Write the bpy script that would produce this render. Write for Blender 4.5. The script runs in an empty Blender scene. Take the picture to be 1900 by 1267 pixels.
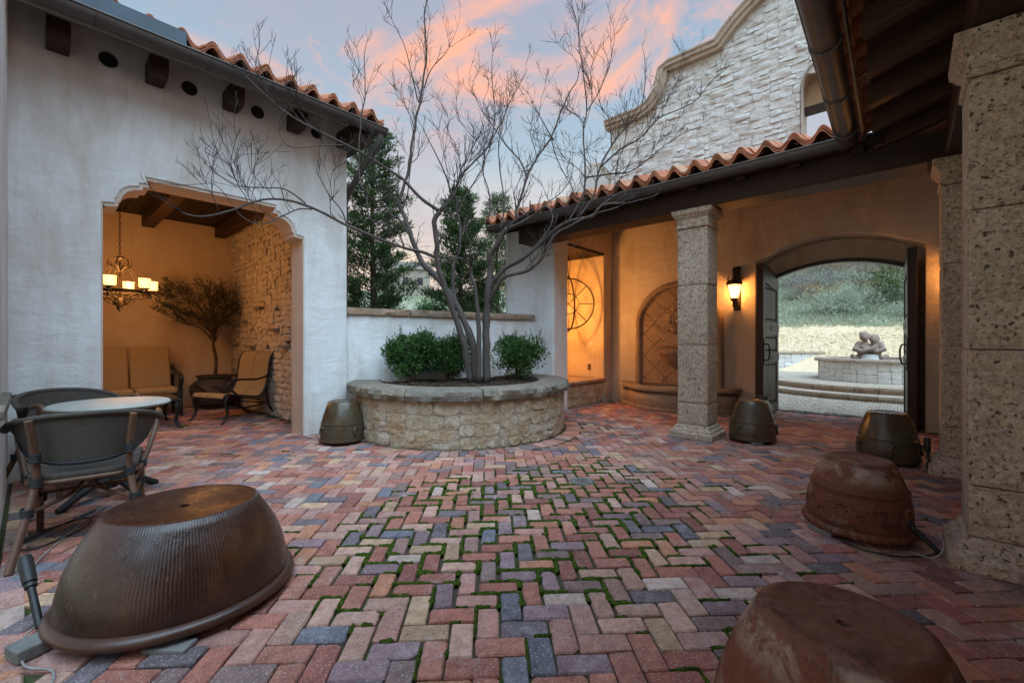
import bpy, bmesh, math, random
from mathutils import Vector, Matrix, noise
R = math.radians
SC = bpy.context.scene
COL = SC.collection
rnd = random.Random(11)

# ------------------------------------------------------------------ camera
cam_d = bpy.data.cameras.new('camera'); cam = bpy.data.objects.new('camera', cam_d); COL.objects.link(cam)
cam.location = (0, 0, 1.2); cam.rotation_euler = (R(90), 0, R(42.3 - 90))
cam_d.sensor_width = 36; cam_d.lens = 15.33; cam_d.clip_start = .02; cam_d.clip_end = 3000
SC.camera = cam

# ------------------------------------------------------------------ world, sun, exposure
SUN_EL, SUN_AZ = 60.0, 248.0            # azimuth measured from +X towards +Y: behind the camera
w = bpy.data.worlds.new('World'); SC.world = w; w.use_nodes = True
nt = w.node_tree; nt.nodes.clear()
def WN(t, **k):
    n = nt.nodes.new(t)
    for a, b in k.items(): setattr(n, a, b)
    return n
def WL(a, b): nt.links.new(a, b)
wout = WN('ShaderNodeOutputWorld'); bg = WN('ShaderNodeBackground'); WL(bg.outputs[0], wout.inputs[0])
sky = WN('ShaderNodeTexSky'); sky.sky_type = 'NISHITA'; sky.sun_disc = False
sky.sun_elevation = R(SUN_EL); sky.sun_rotation = R(90 - SUN_AZ)
sky.air_density = 1.0; sky.dust_density = 1.6; sky.ozone_density = 1.5
tc = WN('ShaderNodeTexCoord'); sep = WN('ShaderNodeSeparateXYZ'); WL(tc.outputs['Generated'], sep.inputs[0])
def wmath(op, a, b=None, c=None):
    n = WN('ShaderNodeMath', operation=op)
    for i, q in enumerate((a, b, c)):
        if q is None: continue
        if isinstance(q, (int, float)): n.inputs[i].default_value = q
        else: WL(q, n.inputs[i])
    return n.outputs[0]
zc = wmath('MAXIMUM', sep.outputs[2], 0.0)
den = wmath('ADD', zc, .22)
cmb = WN('ShaderNodeCombineXYZ'); WL(wmath('DIVIDE', sep.outputs[0], den), cmb.inputs[0]); WL(wmath('DIVIDE', sep.outputs[1], den), cmb.inputs[1])
cmb.inputs[2].default_value = 3.1
def wnoise(scale, detail, rough, dist=0.0):
    n = WN('ShaderNodeTexNoise'); n.inputs['Scale'].default_value = scale; n.inputs['Detail'].default_value = detail
    n.inputs['Roughness'].default_value = rough; n.inputs['Distortion'].default_value = dist
    WL(cmb.outputs[0], n.inputs['Vector']); return n.outputs[0]
def wramp(fac, stops):
    n = WN('ShaderNodeValToRGB'); e = n.color_ramp.elements
    while len(e) < len(stops): e.new(.5)
    for q, (p, c) in zip(e, stops): q.position = p; q.color = (*c, 1)
    WL(fac, n.inputs[0]); return n.outputs[0]
def wmix(fac, a, b):
    n = WN('ShaderNodeMixRGB')
    if isinstance(fac, (int, float)): n.inputs[0].default_value = fac
    else: WL(fac, n.inputs[0])
    for i, q in ((1, a), (2, b)):
        if isinstance(q, tuple): n.inputs[i].default_value = (*q, 1)
        else: WL(q, n.inputs[i])
    return n.outputs[0]
skc = WN('ShaderNodeVectorMath', operation='SCALE'); WL(sky.outputs[0], skc.inputs[0]); skc.inputs['Scale'].default_value = .06
# evening veil: pale grey-blue air, peach low down, pink sheets and orange puffs of cloud
haze_col = wramp(zc, [(0.0, (.60, .40, .25)), (.16, (.60, .45, .31)), (.28, (.47, .43, .38)), (.40, (.27, .345, .395)), (.60, (.19, .265, .35)), (1.0, (.15, .24, .40))])
base = wmix(.74, skc.outputs[0], haze_col)
veil = wramp(wnoise(1.5, 5, .55, .6), [(.42, (0, 0, 0)), (.66, (1, 1, 1))])
base = wmix(wmath('MULTIPLY', veil, .62), base, (.27, .235, .27))
puff = wramp(wnoise(2.2, 7, .62, 1.1), [(.52, (0, 0, 0)), (.70, (1, 1, 1))])
up = wramp(zc, [(.34, (0, 0, 0)), (.52, (1, 1, 1))])
base = wmix(wmath('MULTIPLY', wmath('MULTIPLY', puff, up), .85), base, (.60, .27, .16))
WL(base, bg.inputs[0]); bg.inputs[1].default_value = 1.2

sun_d = bpy.data.lights.new('sun', 'SUN'); sun = bpy.data.objects.new('sun', sun_d); COL.objects.link(sun)
sun_d.energy = 3.3; sun_d.angle = R(75); sun_d.color = (.58, .81, 1.0)
sd = Vector((math.cos(R(SUN_EL)) * math.cos(R(SUN_AZ)), math.cos(R(SUN_EL)) * math.sin(R(SUN_AZ)), math.sin(R(SUN_EL))))
sun.rotation_euler = (-sd).to_track_quat('-Z', 'Y').to_euler(); sun.location = sd * 40
vs = SC.view_settings; vs.view_transform = 'Standard'; vs.look = 'None'; vs.exposure = 0.78; vs.gamma = 1.0; vs.use_curve_mapping = False
SC.cycles.max_bounces = 8; SC.cycles.diffuse_bounces = 5; SC.cycles.glossy_bounces = 3; SC.cycles.transparent_max_bounces = 8
SC.cycles.use_denoising = True; SC.cycles.use_adaptive_sampling = True; SC.cycles.adaptive_threshold = .02

# ------------------------------------------------------------------ materials
class MT:
    def __init__(s, name, rough=.8, spec=.3, metal=0.0):
        s.m = bpy.data.materials.new(name); s.m.use_nodes = True; s.t = s.m.node_tree
        s.b = s.t.nodes['Principled BSDF']; s.b.inputs['Roughness'].default_value = rough
        s.b.inputs['Specular IOR Level'].default_value = spec; s.b.inputs['Metallic'].default_value = metal
        s.h = None; s._pos = None
    def n(s, t, **k):
        n = s.t.nodes.new(t)
        for a, b in k.items(): setattr(n, a, b)
        return n
    def l(s, a, b): s.t.links.new(a, b)
    def pos(s, kind='world', scale=(1, 1, 1), rot=(0, 0, 0)):
        if kind == 'world': o = s.n('ShaderNodeNewGeometry').outputs['Position']
        else: o = s.n('ShaderNodeTexCoord').outputs['Object']
        mp = s.n('ShaderNodeMapping'); mp.inputs['Scale'].default_value = scale; mp.inputs['Rotation'].default_value = rot
        s.l(o, mp.inputs[0]); return mp.outputs[0]
    def noise(s, scale, detail=4, rough=.6, dist=0., kind='world', stretch=(1, 1, 1), rot=(0, 0, 0)):
        n = s.n('ShaderNodeTexNoise'); n.inputs['Scale'].default_value = scale; n.inputs['Detail'].default_value = detail
        n.inputs['Roughness'].default_value = rough; n.inputs['Distortion'].default_value = dist
        s.l(s.pos(kind, stretch, rot), n.inputs['Vector']); return n.outputs[0]
    def voro(s, scale, kind='world', feature='F1', stretch=(1, 1, 1), out='Distance', rand=1.0):
        n = s.n('ShaderNodeTexVoronoi', feature=feature); n.inputs['Scale'].default_value = scale; n.inputs['Randomness'].default_value = rand
        s.l(s.pos(kind, stretch), n.inputs['Vector']); return n.outputs[out]
    def ramp(s, fac, stops, interp='LINEAR'):
        n = s.n('ShaderNodeValToRGB'); n.color_ramp.interpolation = interp; e = n.color_ramp.elements
        while len(e) < len(stops): e.new(.5)
        for q, (p, c) in zip(e, stops):
            q.position = p
            if isinstance(c, (int, float)): c = (c, c, c)
            q.color = (*c, 1)
        s.l(fac, n.inputs[0]); return n.outputs[0]
    def mix(s, fac, a, b, mode='MIX'):
        n = s.n('ShaderNodeMixRGB', blend_type=mode)
        for i, q in ((0, fac), (1, a), (2, b)):
            if isinstance(q, (int, float)): n.inputs[i].default_value = q if i == 0 else (q, q, q, 1)
            elif isinstance(q, tuple): n.inputs[i].default_value = (*q, 1)
            else: s.l(q, n.inputs[i])
        return n.outputs[0]
    def math(s, op, a, b=0.0, clamp=False):
        n = s.n('ShaderNodeMath', operation=op); n.use_clamp = clamp
        for i, q in enumerate((a, b)):
            if isinstance(q, (int, float)): n.inputs[i].default_value = q
            else: s.l(q, n.inputs[i])
        return n.outputs[0]
    def color(s, c):
        if isinstance(c, tuple): s.b.inputs['Base Color'].default_value = (*c, 1)
        else: s.l(c, s.b.inputs['Base Color'])
        return s
    def rough(s, c): s.l(c, s.b.inputs['Roughness']); return s
    def bump(s, h, strength=.3, dist=.01):
        n = s.n('ShaderNodeBump'); n.inputs['Strength'].default_value = strength; n.inputs['Distance'].default_value = dist
        s.l(h, n.inputs['Height'])
        if s.h is not None: s.l(s.h, n.inputs['Normal'])
        s.h = n.outputs[0]; s.l(s.h, s.b.inputs['Normal']); return s
    def attr(s, name='Col'):
        n = s.n('ShaderNodeAttribute'); n.attribute_name = name; return n.outputs['Color']
    def rand(s):
        return s.n('ShaderNodeObjectInfo').outputs['Random']
    def island(s):
        return s.n('ShaderNodeNewGeometry').outputs['Random Per Island']

def m_stucco(name, a, b, stain, amt, bmp=.25):
    t = MT(name, .88, .2)
    c = t.mix(t.ramp(t.noise(1.3, 5, .6, .4), [(.36, 0.), (.64, 1.)]), a, b)
    c = t.mix(t.math('MULTIPLY', t.ramp(t.noise(2.2, 6, .65, .3, stretch=(1, 1, .28)), [(.46, 0.), (.70, 1.)]), amt), c, stain)
    c = t.mix(t.math('MULTIPLY', t.ramp(t.noise(5, 5, .7, .2, stretch=(1, 1, .12)), [(.52, 0.), (.72, 1.)]), amt * .6), c, stain)
    t.color(c)
    t.bump(t.noise(4, 5, .55, .5, stretch=(1, 1, 1.6)), bmp * 1.4, .05); t.bump(t.noise(16, 6, .65), bmp, .02); t.bump(t.noise(85, 3, .6), .22, .004)
    return t.m
M = {}
M['stucco'] = m_stucco('stucco_white', (.76, .76, .755), (.66, .65, .635), (.47, .40, .325), .62)
M['stucco_gate'] = m_stucco('stucco_tan_wash', (.60, .50, .40), (.50, .39, .29), (.36, .25, .17), .7)
M['plaster_alcove'] = m_stucco('plaster_ochre', (.58, .45, .31), (.50, .36, .23), (.38, .25, .15), .5)
M['plaster_trim'] = m_stucco('plaster_trim', (.60, .50, .42), (.54, .43, .35), (.42, .32, .25), .4, .12)

def m_stone(name, cols, patch, rough=.9, scale=1.0, bmp=.6, var=.35):
    t = MT(name, rough, .2)
    r = t.rand()
    c = t.ramp(r, [(i / max(1, len(cols) - 1), q) for i, q in enumerate(cols)])
    n1 = t.noise(6 * scale, 6, .65, .3)
    c = t.mix(t.ramp(n1, [(.42, 0.), (.72, 1.)]), c, patch)
    c = t.mix(.8, c, t.ramp(t.noise(30 * scale, 4, .7), [(.25, 1 - var), (.75, 1 + var * .5)]), 'MULTIPLY')
    t.color(c); t.bump(t.noise(14 * scale, 8, .7, .2), bmp, .03); t.bump(t.noise(70 * scale, 4, .7), .3, .006)
    return t.m
M['stone_gable'] = m_stone('limestone_white', [(.72, .715, .69), (.66, .655, .63), (.76, .755, .74), (.69, .67, .62)], (.63, .60, .54))
M['stone_planter'] = m_stone('limestone_buff', [(.46, .33, .19), (.43, .32, .20), (.50, .38, .24), (.41, .295, .175), (.47, .37, .25)], (.62, .56, .47), scale=.8, bmp=1.0, var=.5)
M['stone_alcove'] = m_stone('limestone_cream', [(.56, .48, .38), (.50, .42, .33), (.60, .52, .42), (.52, .45, .37)], (.45, .38, .31))
M['stone_cap'] = m_stone('sandstone_cap', [(.27, .225, .17), (.24, .21, .17), (.29, .24, .18)], (.16, .14, .12), bmp=1.0, var=.5)
M['stone_capwarm'] = m_stone('sandstone_warm', [(.40, .27, .18), (.36, .25, .17), (.30, .23, .17)], (.22, .15, .10), bmp=.7)
M['stone_coping'] = m_stone('coping_stone', [(.50, .41, .32), (.46, .37, .28)], (.34, .26, .20), bmp=.4)
M['mortar'] = m_stone('mortar', [(.42, .34, .25), (.40, .33, .24)], (.34, .26, .18), bmp=.6)
M['mortar_white'] = m_stone('mortar_white', [(.60, .58, .53), (.60, .58, .53)], (.50, .47, .42), bmp=.3)

def m_cantera(name, a, b, sp=1.0):
    t = MT(name, .9, .15)
    c = t.mix(t.ramp(t.noise(2.2, 5, .6, .5), [(.38, 0.), (.65, 1.)]), a, b)
    c = t.mix(t.math('MULTIPLY', t.ramp(t.noise(30, 6, .75), [(.44, 0.), (.62, 1.)]), sp), c, (.47, .40, .33))
    c = t.mix(t.ramp(t.noise(48, 4, .6, .3), [(.56, 0.), (.66, 1.)]), c, (.17, .11, .075))
    c = t.mix(.42 * sp, c, t.ramp(t.voro(42, out='Color'), [(.1, .62), (.5, 1.), (.9, 1.45)]), 'MULTIPLY')
    c = t.mix(.35 * sp, c, t.ramp(t.voro(110, out='Color'), [(.1, .6), (.9, 1.45)]), 'MULTIPLY')
    c = t.mix(t.ramp(t.noise(15, 3, .6, .3), [(.60, 0.), (.72, 1.)]), c, (.26, .17, .12))
    pit = t.ramp(t.noise(38, 3, .5), [(.31, 1.), (.36, 0.)])
    c = t.mix(pit, c, (.10, .075, .055))
    cl = t.math('MULTIPLY', t.ramp(t.voro(6.5), [(.10, 1.), (.16, 0.)]), t.ramp(t.noise(2.9, 2, .5), [(.50, 0.), (.54, 1.)]))
    c = t.mix(t.math('MULTIPLY', cl, .85), c, (.15, .135, .14))
    t.color(c); t.bump(t.math('MULTIPLY', pit, -1.0), .8, .012); t.bump(t.noise(36, 6, .7), .55, .012)
    return t.m
M['cantera'] = m_cantera('cantera_stone', (.47, .365, .265), (.35, .255, .175))
M['cantera_dark'] = m_cantera('cantera_fountain', (.34, .225, .145), (.24, .155, .10), .3)

t = MT('brick_clay', .82, .25)
c = t.attr()
c = t.mix(.9, c, t.ramp(t.noise(18, 5, .65, .3), [(.28, .62), (.72, 1.35)]), 'MULTIPLY')
c = t.mix(t.math('MULTIPLY', t.ramp(t.noise(85, 4, .75), [(.56, 0.), (.66, 1.)]), .8), c, (.07, .05, .048))
c = t.mix(t.math('MULTIPLY', t.ramp(t.noise(110, 3, .7), [(.55, 0.), (.68, 1.)]), .55), c, (.60, .52, .48))
eff = t.math('MULTIPLY', t.ramp(t.noise(3.3, 6, .72, .6), [(.54, 0.), (.74, 1.)]), t.ramp(t.noise(22, 5, .7), [(.38, 0.), (.66, 1.)]))
c = t.mix(t.math('MULTIPLY', eff, .7), c, (.62, .59, .58))
t.color(c); t.rough(t.ramp(t.noise(4, 4, .6), [(.3, .62), (.7, .9)]))
t.bump(t.noise(60, 6, .7), .5, .006); t.bump(t.noise(13, 3, .5), .35, .008); M['brick'] = t.m

t = MT('joint_sand', .95, .1); t.color(t.mix(t.ramp(t.noise(1.6, 4, .6), [(.42, 0.), (.60, 1.)]), (.085, .065, .05), (.055, .075, .025)))
t.bump(t.noise(80, 4, .7), .6, .01); M['sand'] = t.m
t = MT('moss', .95, .1); t.color(t.ramp(t.noise(60, 4, .7), [(.3, (.020, .038, .007)), (.5, (.060, .105, .012)), (.75, (.13, .17, .028))]))
t.bump(t.noise(170, 4, .8), 1.0, .012); M['moss'] = t.m

t = MT('roof_tile_clay', .85, .2)
c = t.ramp(t.rand(), [(0, (.36, .12, .06)), (.3, (.44, .17, .09)), (.55, (.50, .23, .13)), (.8, (.42, .15, .085)), (1, (.46, .28, .17))])
c = t.mix(t.ramp(t.noise(9, 5, .7, .3), [(.50, 0.), (.72, 1.)]), c, (.16, .085, .06))
t.color(c); t.bump(t.noise(60, 5, .7), .4, .006); M['tile'] = t.m

def m_wood(name, a, b, rough=.6, st=(1, 1, 1), spec=.3):
    t = MT(name, rough, spec)
    c = t.mix(t.noise(9, 6, .7, .5, stretch=st), a, b)
    c = t.mix(t.ramp(t.noise(55, 3, .7, 0, stretch=st), [(.50, 0.), (.7, 1.)]), c, tuple(q * .45 for q in a))
    t.color(c); t.bump(t.noise(40, 5, .7, 0, stretch=st), .45, .006); return t.m
M['wood_dark'] = m_wood('wood_dark_stain', (.055, .026, .014), (.022, .011, .007), .6, (1, .12, 1))
M['wood_darkx'] = m_wood('wood_dark_stain_long', (.055, .026, .014), (.022, .011, .007), .6, (.12, 1, 1))
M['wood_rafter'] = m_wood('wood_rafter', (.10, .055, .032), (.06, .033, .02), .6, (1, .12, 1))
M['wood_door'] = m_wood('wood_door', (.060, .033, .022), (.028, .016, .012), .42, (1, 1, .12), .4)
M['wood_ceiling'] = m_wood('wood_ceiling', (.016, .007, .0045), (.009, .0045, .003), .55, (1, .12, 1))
def m_flat(name, c, rough=.6, spec=.4, metal=0., var=.3, bmp=.15, sc=18):
    t = MT(name, rough, spec, metal)
    t.color(t.mix(1.0, t.mix(0, c, c), t.ramp(t.noise(sc, 5, .65, .2, 'object'), [(.25, 1 - var), (.75, 1 + var)]), 'MULTIPLY'))
    t.bump(t.noise(sc * 4, 4, .7, 0, 'object'), bmp, .004); return t.m
M['bronze'] = m_flat('gutter_bronze', (.085, .075, .070), .5, .4, .1, .2, .05, 5)
M['flash'] = m_flat('flashing_zinc', (.075, .10, .125), .65, .3, .1, .15, .04, 4)
M['iron'] = m_flat('wrought_iron', (.035, .024, .018), .5, .5, .55, .3, .2, 30)
M['ironblack'] = m_flat('black_iron', (.02, .018, .017), .45, .5, .5, .3, .2, 30)
M['plastic_black'] = m_flat('black_plastic', (.012, .012, .013), .45, .4, 0, .2)
M['cable_white'] = m_flat('white_cable', (.26, .26, .26), .5)
M['block'] = m_flat('grey_block', (.17, .165, .155), .9, .2, 0, .35, .5)
M['rattan'] = m_wood('rattan_brown', (.14, .07, .04), (.075, .038, .023), .42, (1, 1, .3), .45)
M['binding'] = m_flat('binding_black', (.018, .017, .018), .55, .3, 0, .3, .4, 90)
t = MT('woven_grey', .8, .25)
wv = t.n('ShaderNodeTexWave'); wv.inputs['Scale'].default_value = 55; wv.inputs['Distortion'].default_value = 3; wv.inputs['Detail'].default_value = 2; wv.bands_direction = 'Z'; t.l(t.pos('object'), wv.inputs[0])
wx = t.n('ShaderNodeTexWave'); wx.inputs['Scale'].default_value = 55; wx.inputs['Distortion'].default_value = 3; wx.inputs['Detail'].default_value = 2; wx.bands_direction = 'X'; t.l(t.pos('object'), wx.inputs[0])
h = t.mix(.5, wv.outputs[0], wx.outputs[0])
t.color(t.mix(t.ramp(t.noise(60, 3, .8, 0, 'object', (.2, .2, 1)), [(.35, 0.), (.65, 1.)]), t.mix(h, (.035, .030, .026), (.13, .11, .092)), (.065, .055, .047))); t.bump(h, .5, .003); M['woven'] = t.m
t = MT('sling_tan', .8, .2); wv = t.n('ShaderNodeTexWave'); wv.inputs['Scale'].default_value = 90; t.l(t.pos('object'), wv.inputs[0])
t.color(t.mix(wv.outputs[0], (.25, .165, .075), (.31, .21, .10))); t.bump(wv.outputs[0], .25, .002); M['sling'] = t.m
M['tabletop'] = m_stone('table_stone', [(.42, .42, .38), (.42, .42, .38)], (.33, .32, .27), .5, 1.6, .12, .25)
t = MT('glaze_brown', .22, .5)
tcn = t.n('ShaderNodeTexCoord'); sp = t.n('ShaderNodeSeparateXYZ'); t.l(tcn.outputs['Object'], sp.inputs[0])
ang = t.math('ARCTAN2', sp.outputs[1], sp.outputs[0]); nz = t.noise(9, 3, .6, 0, 'object')
groove = t.math('SINE', t.math('MULTIPLY', t.math('ADD', ang, t.math('MULTIPLY', nz, .03)), 190.))
c = t.ramp(t.noise(3.2, 6, .65, .5, 'object'), [(.30, (.020, .007, .004)), (.55, (.048, .017, .009)), (.75, (.095, .036, .014))])
c = t.mix(t.math('MULTIPLY', t.ramp(t.noise(30, 4, .7, 0, 'object'), [(.62, 0.), (.72, 1.)]), .5), c, (.15, .09, .05))
t.b.inputs['Coat Weight'].default_value = .25; t.b.inputs['Coat Roughness'].default_value = .2
t.color(c); t.rough(t.ramp(t.noise(14, 5, .7, 0, 'object'), [(.3, .16), (.7, .5)])); t.bump(groove, .2, .004); t.bump(t.noise(22, 5, .7, 0, 'object'), .35, .01); M['glaze'] = t.m
M['glaze_rim'] = m_flat('glaze_rim', (.06, .026, .016), .3, .5, 0, .45, .3, 14)
t = MT('glaze_olive', .2, .5)
c = t.ramp(t.noise(4, 5, .65, .8, 'object', (1, 1, .45)), [(.30, (.030, .022, .018)), (.45, (.075, .048, .022)), (.60, (.065, .060, .042)), (.75, (.11, .045, .022))])
c = t.mix(t.ramp(t.noise(2.6, 4, .6, .4, 'object'), [(.50, 0.), (.66, 1.)]), c, (.065, .027, .018))
t.color(c); t.rough(t.ramp(t.noise(18, 4, .7, 0, 'object'), [(.3, .15), (.7, .42)])); t.bump(t.noise(26, 4, .7, 0, 'object'), .25, .006); M['glaze_olive'] = t.m
t = MT('terracotta_worn', .75, .25)
c = t.mix(t.noise(5, 5, .6, .3, 'object'), (.20, .070, .036), (.13, .042, .024))
c = t.mix(t.ramp(t.noise(7, 7, .75, .4, 'object'), [(.54, 0.), (.62, 1.)]), c, (.055, .022, .014))
c = t.mix(t.math('MULTIPLY', t.ramp(t.noise(3.2, 8, .78, .6, 'object'), [(.55, 0.), (.68, 1.)]), .6), c, (.36, .26, .20))
c = t.mix(t.math('MULTIPLY', t.ramp(t.noise(40, 5, .7, .2, 'object'), [(.50, 0.), (.68, 1.)]), .55), c, (.045, .02, .014))
spz = t.n('ShaderNodeSeparateXYZ'); t.l(t.n('ShaderNodeTexCoord').outputs['Object'], spz.inputs[0])
ring_ = t.math('MULTIPLY', t.ramp(spz.outputs[2], [(.29, 0.), (.36, 1.), (.40, 1.), (.413, .12)]), t.ramp(t.noise(8, 7, .75, .5, 'object'), [(.44, 0.), (.60, 1.)]))
c = t.mix(t.math('MULTIPLY', ring_, .7), c, (.46, .36, .29))
t.color(c); t.rough(t.ramp(t.noise(9, 5, .7, 0, 'object'), [(.35, .32), (.65, .8)])); t.bump(t.noise(20, 7, .75, 0, 'object'), .8, .012); M['terracotta'] = t.m
M['pot_dark'] = m_flat('pot_dark_clay', (.055, .038, .028), .7, .3, 0, .4, .4)
M['vase_green'] = m_flat('vase_green_glaze', (.05, .075, .06), .25, .5, 0, .4, .1, 8)

def m_leaf(name, cols, rough=.55, trans=.25):
    t = MT(name, rough, .3)
    c = t.ramp(t.island(), [(i / (len(cols) - 1), q) for i, q in enumerate(cols)]); t.color(c)
    tr = t.n('ShaderNodeBsdfTranslucent'); t.l(c, tr.inputs[0]); mx = t.n('ShaderNodeMixShader'); mx.inputs[0].default_value = trans
    t.l(t.b.outputs[0], mx.inputs[1]); t.l(tr.outputs[0], mx.inputs[2]); t.l(mx.outputs[0], t.t.nodes['Material Output'].inputs[0]); return t.m
M['leaf_box'] = m_leaf('leaf_boxwood', [(.018, .05, .014), (.035, .09, .022), (.06, .135, .03), (.10, .17, .04)])
M['leaf_conifer'] = m_leaf('needles', [(.02, .042, .017), (.036, .078, .024), (.06, .11, .03), (.10, .135, .042)], .7)
M['leaf_olive'] = m_leaf('leaf_olive', [(.03, .03, .012), (.05, .048, .02), (.075, .07, .035)], .6)
M['leaf_dry'] = m_leaf('leaf_dry', [(.14, .05, .03), (.22, .09, .05), (.09, .035, .03)], .7)
M['leaf_sage'] = m_leaf('leaf_sage', [(.28, .33, .25), (.37, .42, .32), (.46, .48, .39)], .8)
M['leaf_grey'] = m_leaf('twig_grey', [(.13, .115, .125), (.21, .185, .20), (.32, .285, .29)], .9)
M['leaf_gold'] = m_leaf('leaf_gold', [(.42, .34, .15), (.54, .44, .22), (.34, .29, .15)], .8)
M['leaf_grass'] = m_leaf('grass_dry', [(.30, .36, .23), (.40, .45, .31), (.50, .50, .38)], .85)
t = MT('bark_grey', .85, .2)
c = t.mix(t.noise(14, 6, .7, .3, stretch=(1, 1, .5)), (.115, .095, .085), (.055, .042, .036)); c = t.mix(t.ramp(t.noise(50, 3, .7), [(.62, 0.), (.7, 1.)]), c, (.17, .15, .14))
t.color(c); t.bump(t.noise(55, 5, .7, 0, stretch=(1, 1, .4)), .6, .008); M['bark'] = t.m
M['bark_twig'] = m_flat('bark_twig', (.055, .045, .042), .8, .2, 0, .25)
M['bark_brown'] = m_flat('bark_brown', (.075, .05, .035), .9, .15, 0, .4, .5)
M['mulch'] = m_flat('mulch', (.04, .026, .018), .95, .1, 0, .6, 1.0, 30)
t = MT('hill_ground', .95, .1)
gp = t.n('ShaderNodeNewGeometry'); ln = t.n('ShaderNodeVectorMath', operation='LENGTH'); t.l(gp.outputs['Position'], ln.inputs[0])
edge = t.math('ADD', ln.outputs['Value'], t.math('MULTIPLY', t.noise(.5, 4, .6), 2.2))
straw = t.mix(t.noise(6, 6, .7, .3), (.66, .50, .31), (.80, .64, .43))
sage = t.mix(t.ramp(t.noise(.8, 6, .7, .4), [(.38, 0.), (.62, 1.)]), (.25, .28, .19), (.37, .36, .27))
t.color(t.mix(t.ramp(t.math('MULTIPLY', edge, .02), [(.452, 0.), (.462, 1.)]), straw, sage)); t.bump(t.noise(4, 8, .7), .7, .1); M['hill'] = t.m
M['paver'] = m_stone('plaza_paver', [(.50, .46, .39), (.44, .40, .34), (.55, .50, .42), (.48, .43, .35)], (.38, .34, .28), bmp=.3)
M['plaza'] = m_stone('plaza_joint', [(.52, .45, .35), (.52, .45, .35)], (.30, .27, .22), scale=2., bmp=.5)
M['statue'] = m_stone('statue_stone', [(.36, .27, .22), (.36, .27, .22)], (.25, .18, .145), scale=2., bmp=.3)
M['paint_house'] = m_stone('house_stone', [(.36, .32, .27), (.40, .35, .29)], (.26, .23, .2), scale=.5)
M['window_dark'] = m_flat('window_glass', (.03, .04, .05), .1, .6)
M['water'] = m_flat('water', (.03, .04, .04), .05, .6)
def m_emit(name, c, s, base=(.8, .6, .4), see=0):
    t = MT(name, .5, .3); t.color(base)
    lw = t.n('ShaderNodeLayerWeight'); lw.inputs[0].default_value = .35
    t.l(t.mix(lw.outputs['Facing'], c, (c[0], c[1] * .55, c[2] * .25)), t.b.inputs['Emission Color']); t.b.inputs['Emission Strength'].default_value = s
    if see:
        tr = t.n('ShaderNodeBsdfTransparent'); tr.inputs[0].default_value = (1, .8, .55, 1); mx = t.n('ShaderNodeMixShader'); mx.inputs[0].default_value = see; t.l(t.b.outputs[0], mx.inputs[1]); t.l(tr.outputs[0], mx.inputs[2]); t.l(mx.outputs[0], t.t.nodes['Material Output'].inputs[0])
    return t.m
M['shade_glow'] = m_emit('lamp_shade_glow', (1.0, .60, .20), 1.7)
M['lamp_glow'] = m_emit('lantern_glow', (1.0, .60, .18), 2.6, see=.45)
M['flame'] = m_emit('bulb_flame', (1.0, .6, .2), 4.0)
M['brass'] = m_flat('bell_brass', (.30, .16, .065), .32, .5, .8, .25, .05, 6)
M['outlet'] = m_flat('outlet_bronze', (.10, .055, .03), .5)

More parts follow.
